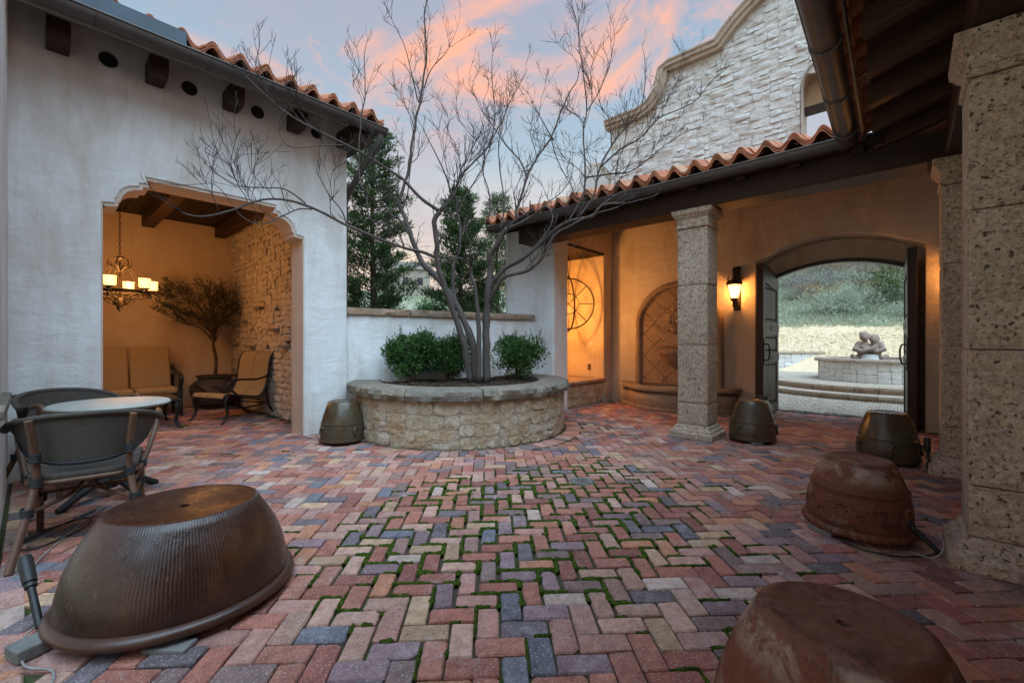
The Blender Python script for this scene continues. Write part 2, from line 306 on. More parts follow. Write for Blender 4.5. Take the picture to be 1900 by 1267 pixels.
# ------------------------------------------------------------------ mesh helpers
OFF = {}
class MB:
    def __init__(s): s.v = []; s.f = []; s.c = []
    def add(s, vs, fs, col=None):
        k = len(s.v); s.v.extend(tuple(q) for q in vs); s.f.extend(tuple(i + k for i in f) for f in fs)
        if col is not None: s.c.extend([col] * len(vs))
        return s
    def box(s, x0, x1, y0, y1, z0, z1, col=None):
        return s.add([(x0, y0, z0), (x1, y0, z0), (x1, y1, z0), (x0, y1, z0), (x0, y0, z1), (x1, y0, z1), (x1, y1, z1), (x0, y1, z1)],
                     [(3, 2, 1, 0), (4, 5, 6, 7), (0, 1, 5, 4), (1, 2, 6, 5), (2, 3, 7, 6), (3, 0, 4, 7)], col)
    def obox(s, c, size, m=None):
        m = m or Matrix(); c = Vector(c); hx, hy, hz = (q / 2 for q in size)
        vs = [c + m @ Vector((a * hx, b * hy, d * hz)) for a, b, d in ((-1, -1, -1), (1, -1, -1), (1, 1, -1), (-1, 1, -1), (-1, -1, 1), (1, -1, 1), (1, 1, 1), (-1, 1, 1))]
        return s.add(vs, [(3, 2, 1, 0), (4, 5, 6, 7), (0, 1, 5, 4), (1, 2, 6, 5), (2, 3, 7, 6), (3, 0, 4, 7)])
    def tube(s, pts, r, n=8, closed=False, sy=1.0):
        pts = [Vector(p) for p in pts]; k = len(pts)
        if not isinstance(r, (list, tuple)): r = [r] * k
        elif len(r) == 2 and k != 2: r = [r[0] + (r[1] - r[0]) * i / (k - 1) for i in range(k)]
        ring = []; up = None
        for i in range(k):
            if closed: d = pts[(i + 1) % k] - pts[i - 1]
            else: d = pts[min(i + 1, k - 1)] - pts[max(i - 1, 0)]
            if d.length < 1e-9: d = Vector((0, 0, 1))
            d.normalize()
            if up is None: up = Vector((0, 0, 1)) if abs(d.z) < .9 else Vector((1, 0, 0))
            a = d.cross(up)
            if a.length < 1e-4: a = d.cross(Vector((.3, .9, .2)))
            a.normalize(); b = a.cross(d); up = b
            ring.append([pts[i] + (a * math.cos(q) + b * math.sin(q) * sy) * r[i] for q in (2 * math.pi * j / n for j in range(n))])
        vs = [q for g in ring for q in g]; fs = []
        for i in range(k if closed else k - 1):
            e = (i + 1) % k
            for j in range(n): fs.append((i * n + j, i * n + (j + 1) % n, e * n + (j + 1) % n, e * n + j))
        if not closed: fs.append(tuple(range(n))[::-1]); fs.append(tuple((k - 1) * n + j for j in range(n)))
        return s.add(vs, fs)
    def lathe(s, prof, n=32, c=(0, 0, 0), cap=True, a0=0., a1=2 * math.pi, mod=None):
        full = abs(a1 - a0 - 2 * math.pi) < 1e-6; m = n if full else n + 1; vs = []
        for r, z in prof:
            for j in range(m):
                q = a0 + (a1 - a0) * j / n; rr = r * (mod(q, z) if mod else 1)
                vs.append((c[0] + rr * math.cos(q), c[1] + rr * math.sin(q), c[2] + z))
        fs = []
        for i in range(len(prof) - 1):
            for j in range(n if full else n): fs.append((i * m + j, i * m + (j + 1) % m, (i + 1) * m + (j + 1) % m, (i + 1) * m + j))
        if cap and full: fs.append(tuple(range(m))[::-1]); fs.append(tuple((len(prof) - 1) * m + j for j in range(m)))
        return s.add(vs, fs)
    def prism(s, poly, fn, a, b):
        n = len(poly); vs = [fn(u, v, a) for u, v in poly] + [fn(u, v, b) for u, v in poly]
        return s.add(vs, [tuple(range(n))[::-1], tuple(range(n, 2 * n))] + [(i, (i + 1) % n, n + (i + 1) % n, n + i) for i in range(n)])
    def grid(s, fn, nu, nv, wrap=False):
        vs = [fn(i / nu, j / nv) for j in range(nv + 1) for i in range(nu + 1)]; m = nu + 1
        return s.add(vs, [(j * m + i, j * m + i + 1, (j + 1) * m + i + 1, (j + 1) * m + i) for j in range(nv) for i in range(nu)])
    def ball(s, c, r, n=10, sc=(1, 1, 1), rot=None):
        k = len(s.v); vs = []; fs = []; h = n // 2 + 1
        for i in range(h + 1):
            th = math.pi * i / h
            for j in range(n):
                p = Vector((math.sin(th) * math.cos(2 * math.pi * j / n) * sc[0], math.sin(th) * math.sin(2 * math.pi * j / n) * sc[1], math.cos(th) * sc[2])) * r
                if rot: p = rot @ p
                vs.append(Vector(c) + p)
        for i in range(h):
            for j in range(n): fs.append((i * n + j, i * n + (j + 1) % n, (i + 1) * n + (j + 1) % n, (i + 1) * n + j))
        return s.add(vs, fs)
    def mesh(s, name, off=(0, 0, 0), smooth=None, recalc=True):
        me = bpy.data.meshes.new(name)
        if off != (0, 0, 0): vs = [(a - off[0], b - off[1], c - off[2]) for a, b, c in s.v]
        else: vs = s.v
        me.from_pydata(vs, [], s.f)
        if s.c:
            at = me.color_attributes.new('Col', 'FLOAT_COLOR', 'POINT')
            flat = []
            for q in s.c: flat.extend((q[0], q[1], q[2], 1.0))
            at.data.foreach_set('color', flat)
        if recalc and len(s.f) < 60000:
            bm = bmesh.new(); bm.from_mesh(me); bmesh.ops.recalc_face_normals(bm, faces=bm.faces); bm.to_mesh(me); bm.free()
        if smooth is not None:
            me.shade_smooth()
            if smooth < 180: me.set_sharp_from_angle(angle=R(smooth))
        return me
    def build(s, name, mat, parent=None, smooth=None, bevel=0, recalc=True):
        off = OFF.get(parent, (0, 0, 0)) if parent else (0, 0, 0)
        o = bpy.data.objects.new(name, s.mesh(name, off, smooth, recalc)); COL.objects.link(o)
        o.data.materials.append(M[mat] if isinstance(mat, str) else mat)
        if parent: o.parent = parent
        OFF[o] = off
        if bevel:
            b = o.modifiers.new('bevel', 'BEVEL'); b.width = bevel; b.segments = 2; b.limit_method = 'ANGLE'; b.angle_limit = R(40)
        return o
def tag(o, label=None, cat=None, group=None, kind=None):
    if label: o['label'] = label
    if cat: o['category'] = cat
    if group: o['group'] = group
    if kind: o['kind'] = kind
    return o
def thing(name, label, cat, loc=(0, 0, 0), group=None, world=False, rz=0.0):
    o = bpy.data.objects.new(name, None); COL.objects.link(o); o.empty_display_size = .1
    o.location = loc; o.rotation_euler[2] = rz
    OFF[o] = tuple(loc) if world else (0, 0, 0)
    return tag(o, label, cat, group)
def inst(src, name, parent, loc=None, rot=None, scale=None):
    o = bpy.data.objects.new(name, src); COL.objects.link(o); o.parent = parent
    off = OFF.get(parent, (0, 0, 0))
    if loc is not None: o.location = tuple(a - b for a, b in zip(loc, off))
    if rot is not None: o.rotation_euler = rot
    if scale is not None: o.scale = scale
    return o
def copy_tree(o, parent=None):
    c = o.copy(); COL.objects.link(c); c.parent = parent
    for ch in list(o.children): copy_tree(ch, c)
    return c
def arc(cx, cy, r, a0, a1, n):
    return [(cx + r * math.cos(R(a0 + (a1 - a0) * i / n)), cy + r * math.sin(R(a0 + (a1 - a0) * i / n))) for i in range(n + 1)]
def nz(x, y, z=0.): return noise.noise(Vector((x, y, z)))

def guillotine(u0, u1, v0, v1, wmax, hmax, rg, wmin=.08, hmin=.06):
    out = []
    def rec(a, b, c, d):
        w_, h_ = b - a, d - c
        if w_ > wmax * rg.uniform(.6, 1.15) and (w_ / wmax > h_ / hmax or h_ < 2 * hmin) and w_ > 2 * wmin:
            m = a + w_ * rg.uniform(.36, .64); rec(a, m, c, d); rec(m, b, c, d)
        elif h_ > hmax * rg.uniform(.65, 1.15) and h_ > 2 * hmin:
            m = c + h_ * rg.uniform(.38, .62); rec(a, b, c, m); rec(a, b, m, d)
        else: out.append((a, b, c, d))
    rec(u0, u1, v0, v1); return out
def stones(rects, fn, parent, mat, name='stone', gap=.012, proud=.035, rough=.02, clip=None, n=4, seed=1, sub=None, corner=.25):
    """each rect becomes one stone with an uneven pillowed face; fn(u,v,d) -> world"""
    rg = random.Random(seed); made = []
    for (a, b, c, d) in rects:
        if b - a < .04 or d - c < .03: continue
        pr = proud * rg.uniform(.6, 1.3); ph = rg.uniform(0, 99); mb = MB(); pts = []; area = 0
        for j in range(n):
            for i in range(n):
                s, q = i / (n - 1), j / (n - 1)
                u = a + gap / 2 + (b - a - gap) * s; v = c + gap / 2 + (d - c - gap) * q
                cs, cq = s * 2 - 1, q * 2 - 1
                k = max(0, abs(cs) + abs(cq) - 1.35) * corner * .5
                u -= cs * k * min(b - a, d - c); v -= cq * k * min(b - a, d - c)
                edge = i in (0, n - 1) or j in (0, n - 1)
                u += nz(u * 9, v * 9, ph) * gap * 1.1; v += nz(u * 9 + 40, v * 9, ph) * gap * 1.1
                if clip: u, v = clip(u, v, (a + b) / 2)
                dd = pr * (.72 if edge else 1.0) + nz(u * 6, v * 9, ph + 5) * rough + nz(u * 19, v * 27, ph) * rough * .7
                pts.append((u, v, max(.004, dd)))
        if clip:
            us = [p[0] for p in pts]; vs_ = [p[1] for p in pts]
            if max(us) - min(us) < .03 or max(vs_) - min(vs_) < .03: continue
        V = [fn(*p) for p in pts]; F = [(j * n + i, j * n + i + 1, (j + 1) * n + i + 1, (j + 1) * n + i) for j in range(n - 1) for i in range(n - 1)]
        per = [i for i in range(n)] + [j * n + n - 1 for j in range(1, n)] + [(n - 1) * n + i for i in range(n - 2, -1, -1)] + [j * n for j in range(n - 2, 0, -1)]
        k = len(V); V += [fn(pts[i][0], pts[i][1], -.03) for i in per]
        F += [(per[i], per[(i + 1) % len(per)], k + (i + 1) % len(per), k + i) for i in range(len(per))]
        mb.add(V, F); made.append(mb.build(name, mat, parent, smooth=50))
    return made

# ------------------------------------------------------------------ terrain
def hill_h(x, y):
    r = math.hypot(x, y); th = math.degrees(math.atan2(y, x))
    k = .68 + .32 * max(0., min(1., (38 - abs(th - 0)) / 22)) if -80 < th < 100 else .6
    pts = [(0, -.14), (16.0, -.14), (17.2, .62), (18.5, .95), (22, 1.9), (44, 7.6), (80, 15), (200, 26), (600, 40)]
    for (a, ha), (b, hb) in zip(pts, pts[1:]):
        if r <= b: h = ha + (hb - ha) * (r - a) / (b - a); break
    else: h = 40
    if r > 17: h += nz(x * .12, y * .12, 3) * min(1.2, (r - 17) * .05) + nz(x * .5, y * .5, 9) * min(.25, (r - 17) * .03)
    return h * (k if h > 0 else 1)
tb = MB(); NR, NT = 70, 180; V = [(0, 0, -.14)]; F = []
rad = [3 * (600 / 3) ** (i / (NR - 1)) for i in range(NR)]
for q in rad:
    for j in range(NT):
        a = 2 * math.pi * j / NT; V.append((q * math.cos(a), q * math.sin(a), hill_h(q * math.cos(a), q * math.sin(a))))
for j in range(NT): F.append((0, 1 + j, 1 + (j + 1) % NT))
for i in range(NR - 1):
    for j in range(NT): F.append((1 + i * NT + j, 1 + i * NT + (j + 1) % NT, 1 + (i + 1) * NT + (j + 1) % NT, 1 + (i + 1) * NT + j))
tb.add(V, F); tag(tb.build('hillside', 'hill', smooth=180), kind='structure')

# ------------------------------------------------------------------ courtyard paving
PC, PR = (4.15, 4.76), 1.48                       # planter centre and radius
court = MB().box(-1.6, 8.86, -3.4, 10.0, -.12, -.016).build('courtyard_paving', 'sand'); tag(court, kind='structure')
PAL = [((0.29, 0.105, 0.075), 4.5), ((0.33, 0.135, 0.095), 4.5), ((0.34, 0.17, 0.135), 4), ((0.37, 0.215, 0.16), 3), ((0.37, 0.235, 0.145), 1.6), ((0.22, 0.078, 0.06), 3.2), ((0.165, 0.105, 0.095), 2), ((0.115, 0.092, 0.1), 2.2), ((0.12, 0.118, 0.14), 1.3), ((0.2, 0.125, 0.135), 2.4), ((0.4, 0.29, 0.245), 1.2), ((0.27, 0.15, 0.125), 3), ((0.36, 0.155, 0.085), 2.2)]
PW = [b for a, b in PAL]; PCOL = [a for a, b in PAL]
def brick_mesh(c, e1, L, W, rg, zt=0.0):
    """one clay paver: chamfered, slightly crooked; returns (verts, faces, colour)"""
    e1 = Vector((e1[0], e1[1], 0)); e2 = Vector((-e1.y, e1.x, 0)); c = Vector((c[0], c[1], 0))
    yaw = rg.gauss(0, .010); ca, sa = math.cos(yaw), math.sin(yaw); f1 = e1 * ca + e2 * sa; f2 = e2 * ca - e1 * sa
    zt = zt + rg.gauss(0, .0022); tx, ty = rg.gauss(0, .006), rg.gauss(0, .010); col = rg.choices(PCOL, PW)[0]; g = rg.uniform(.98, 1.40)
    col = tuple(q * g for q in col); V = []
    ct = [rg.uniform(.002, .007) * (1 + 3.5 * rg.random() ** 10) for _ in range(4)]
    for ins, z in ((0, -.06), (0, -.007), (.0045, 0.0)):
        ring = []
        for k, (a, b) in enumerate(((-1, -1), (1, -1), (1, 1), (-1, 1))):
            hu, hv, q = L / 2 - ins, W / 2 - ins, ct[k]
            two = [(a * hu, b * (hv - q)), (a * (hu - q), b * hv)]
            if k % 2: two.reverse()
            ring += two
        for u, v in ring:
            u += rg.gauss(0, .0014); v += rg.gauss(0, .0014)
            p = c + f1 * u + f2 * v; V.append((p.x, p.y, (zt + z + u * tx + v * ty) if z > -.05 else z))
    F = [tuple(range(16, 24))]
    for k in (0, 8):
        for i in range(8): F.append((k + i, k + (i + 1) % 8, k + 8 + (i + 1) % 8, k + 8 + i))
    return V, F, col
U = .1035
ex = (math.cos(R(-45)), math.sin(R(-45))); ey = (math.cos(R(45)), math.sin(R(45)))
WA, WD = (2.9, 5.78), (.9636, -.2673)               # garden wall: start and direction
def inside(x, y):
    if math.hypot(x - PC[0], y - PC[1]) < PR + .115 + .12: return False
    if (x - WA[0]) * .2673 + (y - WA[1]) * .9636 > 0 and x > 2.85: return False
    if y > 5.6 and x > 2.55: return False
    if x > 8.72 or y < -3.0 or x < -.05: return False
    if y > 4.45 and x > 5.9: return False
    return y < 9.9
CA_, SA_ = math.cos(R(42.3)), math.sin(R(42.3))
def proj(x, y, z=0.):
    d = x * CA_ + y * SA_; l = x * SA_ - y * CA_
    return (d, 512 + 436 * l / d if d > .1 else 9e9, 341.5 - 436 * (z - 1.2) / d if d > .1 else 9e9)
POTS_XY = [(.48, 2.56, .5), (1.48, .14, .36), (3.55, .24, .3), (5.78, .16, .27), (5.86, 1.40, .27), (2.50, 5.02, .29), (5.68, 1.985, .27), (3.52, -.41, .27), (5.68, -.40, .27)]
rg = random.Random(5); cand = []
for i in range(-75, 95):
    for j in range(-10, 130):
        k = (i - j) % 4
        if k == 0: cx_, cy_, dirv = i + 1.0, j + .5, ex
        elif k == 2: cx_, cy_, dirv = i + .5, j + 0.0, ey
        else: continue
        x = .40 + (cx_ * ex[0] + cy_ * ey[0]) * U; y = .35 + (cx_ * ex[1] + cy_ * ey[1]) * U
        if inside(x, y): cand.append((x, y, dirv, 2 * U, U))
for i in range(130):                                # soldier course round the planter
    a = i * (.1035 / (PR + .12)); 
    x, y = PC[0] + (PR + .115) * math.cos(a), PC[1] + (PR + .115) * math.sin(a)
    if a < 2 * math.pi and (x - WA[0]) * .2673 + (y - WA[1]) * .9636 < -.08: cand.append((x, y, (math.cos(a), math.sin(a)), 2 * U, U))
for i in range(64):                                 # edge course along the left wall
    cand.append((-.07, .2 + i * .2075, (0, 1), 2 * U, .10))
def vis(c_):
    d, px, py = proj(c_[0], c_[1])
    if d < .3 or not (6 < px < 1018 and 345 < py < 676): return 0
    if any(math.hypot(c_[0] - a, c_[1] - b) < q for a, b, q in POTS_XY): return 0
    if math.hypot(c_[0] - .22, c_[1] - 2.9) < .5: return 0
    return 1 / d ** 3
cand.sort(key=vis, reverse=True)
field = MB()
def moss_amt(x, y):
    g = max(0., 1 - math.hypot((x - 2.35) / 2.1, (y - 1.95) / 1.75) ** 2)
    return g * .95 + nz(x * 1.1, y * 1.1, 4) * .55 + nz(x * 3.1, y * 3.1, 8) * .62 - .12
moss = MB()
for n_, (x, y, dv, L, W) in enumerate(cand):
    m = moss_amt(x, y); gj = .0055 + .018 * max(0., min(1., (m - .25) / .6))
    V, F, col = brick_mesh((x, y), dv, L - gj, W - gj, rg)
    if n_ < 300: MB().add(V, F, col).build('brick', 'brick', court, recalc=False)
    else: field.add(V, F, col)
    if m > .2:                                     # moss cushions in the joints
        e1 = Vector((dv[0], dv[1])); e2 = Vector((-e1.y, e1.x))
        for side, (a, b, ln) in enumerate(((e1, e2 * W / 2, L), (e2, e1 * L / 2, W))):
            if rg.random() > (m - .12) * 1.6: continue
            N_ = 14 if side == 0 else 7; p0 = rg.uniform(-.5, .1) if rg.random() < .55 else -.55; p1 = p0 + rg.uniform(.2, 1.1); p1 = min(p1, .55)
            ph = rg.uniform(0, 50); rows = []
            for q in range(N_ + 1):
                s_ = p0 + (p1 - p0) * q / N_; c2 = Vector((x, y)) + b + a * (s_ * ln); nb = b.normalized()
                wd = (.008 + .019 * max(0, m - .3)) * max(.25, 1 + 1.3 * nz(c2.x * 34, c2.y * 34, ph)) * (1 - abs(2 * q / N_ - 1) ** 4 * .5)
                hh = .002 + .007 * max(0, .5 + nz(c2.x * 55, c2.y * 55, ph + 9))
                rows.append([(c2.x - nb.x * wd, c2.y - nb.y * wd, -.010), (c2.x - nb.x * wd * .6, c2.y - nb.y * wd * .6, hh * .8), (c2.x + nb.x * wd * .1 * rg.uniform(-3, 3), c2.y, hh + .002),
                             (c2.x + nb.x * wd * .6, c2.y + nb.y * wd * .6, hh * .8), (c2.x + nb.x * wd, c2.y + nb.y * wd, -.010)])
            V2 = [p for r_ in rows for p in r_]
            moss.add(V2, [(i * 5 + j, i * 5 + j + 1, (i + 1) * 5 + j + 1, (i + 1) * 5 + j) for i in range(N_) for j in range(4)])
tag(field.build('brick_field', 'brick', court, recalc=False), kind='stuff')
tag(moss.build('moss', 'moss', court, recalc=False), kind='stuff')

# ------------------------------------------------------------------ roof tile
def tile_mesh(name, ln=.40, p=.245, amp=.052, th=.017):
    mb = MB(); n = 10; V = []
    for y0 in (0, ln):
        for s in range(n + 1):
            q = s / n; z = amp * math.sin(2 * math.pi * q) * (1.25 if q < .5 else .8); V.append((q * p, y0, z))
        for s in range(n + 1):
            q = s / n; z = amp * math.sin(2 * math.pi * q) * (1.25 if q < .5 else .8); V.append((q * p, y0, z + th))
    k = n + 1; F = []
    for s in range(n):
        F += [(s, s + 1, 2 * k + s + 1, 2 * k + s), (k + s, k + s + 1, 3 * k + s + 1, 3 * k + s), (s, s + 1, k + s + 1, k + s), (2 * k + s, 2 * k + s + 1, 3 * k + s + 1, 3 * k + s)]
    F += [(0, k, 3 * k, 2 * k), (n, k + n, 3 * k + n, 2 * k + n)]
    mb.add(V, F); me = mb.mesh(name, smooth=45); me.materials.append(M['tile']); return me
TILE = tile_mesh('tile'); TRIM = tile_mesh('tile_trim', .20)
def tile_roof(root, o, across, upv, n, rows, seed, pitch=.245, skip=None):
    """o: eave corner; across: unit vector along the eave; upv: vector up the slope (unit)"""
    rg = random.Random(seed); across = Vector(across); upv = Vector(upv).normalized(); nrm = across.cross(upv).normalized()
    if nrm.z < 0: nrm = -nrm
    m = Matrix((across, upv, nrm)).transposed().to_euler()
    if across.cross(upv).z < 0: m = None
    for r_ in range(rows):
        for i in range(n):
            p = Vector(o) + across * (i * pitch) + upv * (r_ * .34) + nrm * .012
            rot = Matrix((across, upv, across.cross(upv))).transposed().to_euler()
            if skip and skip(i, r_): continue
            inst(TILE, 'tile', root, p + Vector((rg.gauss(0, .003), rg.gauss(0, .003), rg.gauss(0, .003))), (rot[0] + rg.gauss(0, .012), rot[1] + rg.gauss(0, .012), rot[2] + rg.gauss(0, .02)))
            if r_ == 0:
                for q in (1, 2):
                    inst(TRIM, 'tile', root, p + nrm * (-.025 * q) - upv * (.010 * q) + Vector((rg.gauss(0, .003),) * 3), (rot[0], rot[1] + rg.gauss(0, .012), rot[2] + rg.gauss(0, .02)))
def gutter(root, p0, p1, r=.083, name='gutter', out=(0, -1, 0), brk=True, side=1):
    """half-round gutter with beaded front edge and hanger straps"""
    p0, p1 = Vector(p0), Vector(p1); d = (p1 - p0).normalized(); o = Vector(out); mb = MB(); n = 12; V = []
    for rr in (r, r - .006):
        for P in (p0, p1):
            for i in range(n + 1):
                a = math.pi * i / n; V.append(P + o * (rr * math.cos(a)) + Vector((0, 0, -rr * math.sin(a))))
    k = n + 1; F = []
    for b_ in (0, 2 * k):
        for i in range(n): F.append((b_ + i, b_ + i + 1, b_ + k + i + 1, b_ + k + i))
    F.append(tuple(range(k))); F.append(tuple(range(k, 2 * k)))
    mb.add(V, F); mb.tube([p0 + o * r, p1 + o * r], .011, 8); g = mb.build(name, 'bronze', root, smooth=60)
    if brk:
        L = (p1 - p0).length; m = max(1, int(L / .75))
        for i in range(m):
            c = p0 + d * (L * (i + .6) / m); s = MB(); s.tube([c + o * ((r + .004) * math.cos(a)) + Vector((0, 0, -(r + .004) * math.sin(a))) for a in (math.pi * q / 12 for q in range(13))], .008, 6, sy=.5); s.build('hanger', 'bronze', g, smooth=60)
    return g

# ------------------------------------------------------------------ left building with the open alcove
LB = thing('stucco_building', 'white stucco building with a lit alcove, wooden corbels and a red tile eave', 'building', (1.3, 5.7, 0), world=True)
fx = lambda u, v, d: (u, d, v)
op = [(.44, -.1), (.44, 2.53), (.535, 2.545), (.535, 2.59), (.555, 2.60)] + [(.72 - .165 * math.cos(R(a)), 2.60 + .15 * math.sin(R(a))) for a in (8, 25, 45, 65, 85)] + [(.72, 2.75), (.72, 2.785), (.775, 2.79), (.775, 2.86)]
mir = [(2.77 - u, v) for u, v in op][::-1]
prof = [(-.3, -.1)] + op + mir + [(2.9, -.1), (2.9, 4.15), (-.3, 4.15)]
MB().prism(prof, fx, 5.70, 6.08).build('facade', 'stucco', LB, bevel=.012)
# painted plaster moulding inside the arch: a band just behind the face, stepping with the profile
band = [(u, v) for u, v in op[1:]] + mir[:-1]
mb = MB(); inner = []
for (u, v) in band: inner.append((u + (.028 if u < 1.38 else -.028) * (1 if v < 2.85 else 0), v - .028 if v > 2.5 else v))
V = []
for (a, b), (c_, d_) in zip(band, inner): V += [fx(a, b, 5.715), fx(c_, d_, 5.715), fx(a, b, 6.07), fx(c_, d_, 6.07)]
F = []
for i in range(len(band) - 1):
    k = i * 4; F += [(k, k + 1, k + 5, k + 4), (k + 1, k + 3, k + 7, k + 5), (k + 2, k + 3, k + 7, k + 6)]
mb.add(V, F); mb.build('arch_moulding', 'plaster_trim', LB)
for x0 in (.4405, 2.318): MB().box(x0, x0 + .0115, 5.712, 6.07, 0, 2.53).build('jamb_lining', 'plaster_trim', LB)
MB().box(2.83, 2.895, 6.085, 10.2, -.1, 4.05).build('end_wall', 'stucco', LB)
MB().box(-1.4, 2.826, 9.9, 10.2, -.1, 3.6).build('back_wall', 'plaster_alcove', LB)
MB().box(-1.6, -1.4, 6.085, 10.2, -.1, 3.6).build('inner_wall', 'plaster_alcove', LB)
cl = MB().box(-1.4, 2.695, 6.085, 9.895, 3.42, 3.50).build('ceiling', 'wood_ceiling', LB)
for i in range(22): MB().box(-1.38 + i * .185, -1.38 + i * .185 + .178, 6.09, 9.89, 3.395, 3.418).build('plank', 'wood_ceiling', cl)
for x in (.30, 1.36, 2.44): MB().box(x - .085, x + .085, 6.09, 9.89, 3.20, 3.395).build('ceiling_beam', 'wood_dark', LB, bevel=.008)
# rough stone wall with candle niches
NI = [(8.14, 1.78, .17, .38), (8.94, 1.58, .18, .38), (7.46, 1.40, .20, .38), (9.44, 1.18, .20, .38), (8.54, 1.12, .16, .27), (7.04, 1.14, .19, .38), (7.88, .76, .20, .40)]
holes = [(y - w_ / 2, y + w_ / 2, z, z + h_) for y, z, w_, h_ in NI]
ys = sorted({6.085, 9.9, *[q for h_ in holes for q in h_[:2]]}); zs = sorted({-.05, 3.42, *[q for h_ in holes for q in h_[2:]]})
mb = MB(); XS = 2.64
for a, b in zip(ys, ys[1:]):
    for c_, d_ in zip(zs, zs[1:]):
        if not any(h_[0] - 1e-6 <= a and b <= h_[1] + 1e-6 and h_[2] - 1e-6 <= c_ and d_ <= h_[3] + 1e-6 for h_ in holes): mb.add([(XS, a, c_), (XS, b, c_), (XS, b, d_), (XS, a, d_)], [(0, 1, 2, 3)])
sw = mb.build('stone_wall', 'mortar', LB)
def clip_n(u, v, uc=0):
    for a, b, c_, d_ in holes:
        if a - .008 < u < b + .008 and c_ - .03 < v < d_ + .008:
            dist = [(u - a, 0), (b - u, 1), (v - c_ + .03, 2), (d_ - v, 3)]; k = min(dist)[1]
            if k == 0: u = a - .008
            elif k == 1: u = b + .008
            elif k == 2: v = c_ - .03
            else: v = d_ + .008
    return u, v
stones(guillotine(6.09, 9.9, 0, 3.42, .30, .15, random.Random(3), .1, .07), lambda u, v, d: (XS - d, u, v), sw, 'stone_alcove', gap=.007, proud=.022, rough=.030, clip=clip_n, seed=4, corner=.3)
for a, b, c_, d_ in holes:
    MB().add([(XS, a, c_), (XS, b, c_), (XS, b, d_), (XS, a, d_), (XS + .17, a, c_), (XS + .17, b, c_), (XS + .17, b, d_), (XS + .17, a, d_)],
             [(4, 5, 6, 7), (0, 1, 5, 4), (1, 2, 6, 5), (2, 3, 7, 6), (3, 0, 4, 7)]).build('niche', 'stone_alcove', sw)
    MB().box(XS - .115, XS + .16, a - .04, b + .04, c_ - .04, c_ + .004).build('ledge', 'stone_cap', sw, bevel=.006)
# eave
for i, x in enumerate((.15, .835, 1.505, 2.185)):
    pr_ = [(5.70, 3.99), (5.42, 3.99), (5.42, 3.87), (5.44, 3.82), (5.49, 3.80), (5.70, 3.80)]
    MB().prism(pr_, lambda u, v, d: (d, u, v), x - .075, x + .075).build('corbel', 'wood_dark', LB, bevel=.01)
MB().box(2.74, 3.02, 5.2, 5.695, 3.80, 3.99).box(2.90, 3.02, 5.70, 10.1, 3.80, 3.99).build('verge_beam', 'wood_dark', LB, bevel=.01)
for x in (.49, 1.13, 1.79, 2.48):
    mb = MB(); mb.tube([(x + .062 * math.cos(a), 5.697, 3.905 + .062 * math.sin(a)) for a in (2 * math.pi * i / 20 for i in range(20))], .010, 6, True)
    v_ = mb.build('vent', 'ironblack', LB, smooth=60); MB().prism([(x + .058 * math.cos(2 * math.pi * i / 20), 3.905 + .058 * math.sin(2 * math.pi * i / 20)) for i in range(20)], fx, 5.694, 5.699).build('grille', 'plastic_black', v_)
RS = .32
zr = lambda y: 3.99 + RS * (y - 5.15)
mb = MB(); mb.add([(-.3, 5.2, zr(5.2)), (3.08, 5.2, zr(5.2)), (3.08, 10.3, zr(10.3)), (-.3, 10.3, zr(10.3)), (-.3, 5.2, zr(5.2) + .03), (3.08, 5.2, zr(5.2) + .03), (3.08, 10.3, zr(10.3) + .03), (-.3, 10.3, zr(10.3) + .03)], [(3, 2, 1, 0), (4, 5, 6, 7), (0, 1, 5, 4), (1, 2, 6, 5), (2, 3, 7, 6), (3, 0, 4, 7)])
lr = mb.build('roof', 'wood_dark', LB)
tile_roof(lr, (-.33, 5.10, 4.075), (1, 0, 0), (0, 1, RS), 14, 7, 8)
gl = gutter(LB, (-.13, 5.12, 3.975), (3.13, 5.12, 3.975), out=(0, -1, 0))
MB().box(-.12, .98, 5.055, 5.063, 3.985, 4.125).build('flashing', 'flash', LB)
MB().tube([(3.06, 5.12, 3.92), (3.06, 5.12, 3.80), (3.02, 5.40, 3.62), (2.98, 5.85, 3.25), (2.98, 5.92, 3.15), (2.98, 5.92, .1)], .042, 12).build('downspout', 'bronze', LB, smooth=50)

# side wall at the left edge
SW = thing('side_wall', 'white stucco wall at the left edge with a stone sill', 'wall', (-.32, 4.0, 0), world=True)
MB().box(-.5, -.142, 3.6, 5.695, -.1, 4.5).build('wall', 'stucco', SW, bevel=.03)
MB().box(-.142, -.095, 3.4, 4.55, .80, .855).build('sill', 'stone_cap', SW, bevel=.01)

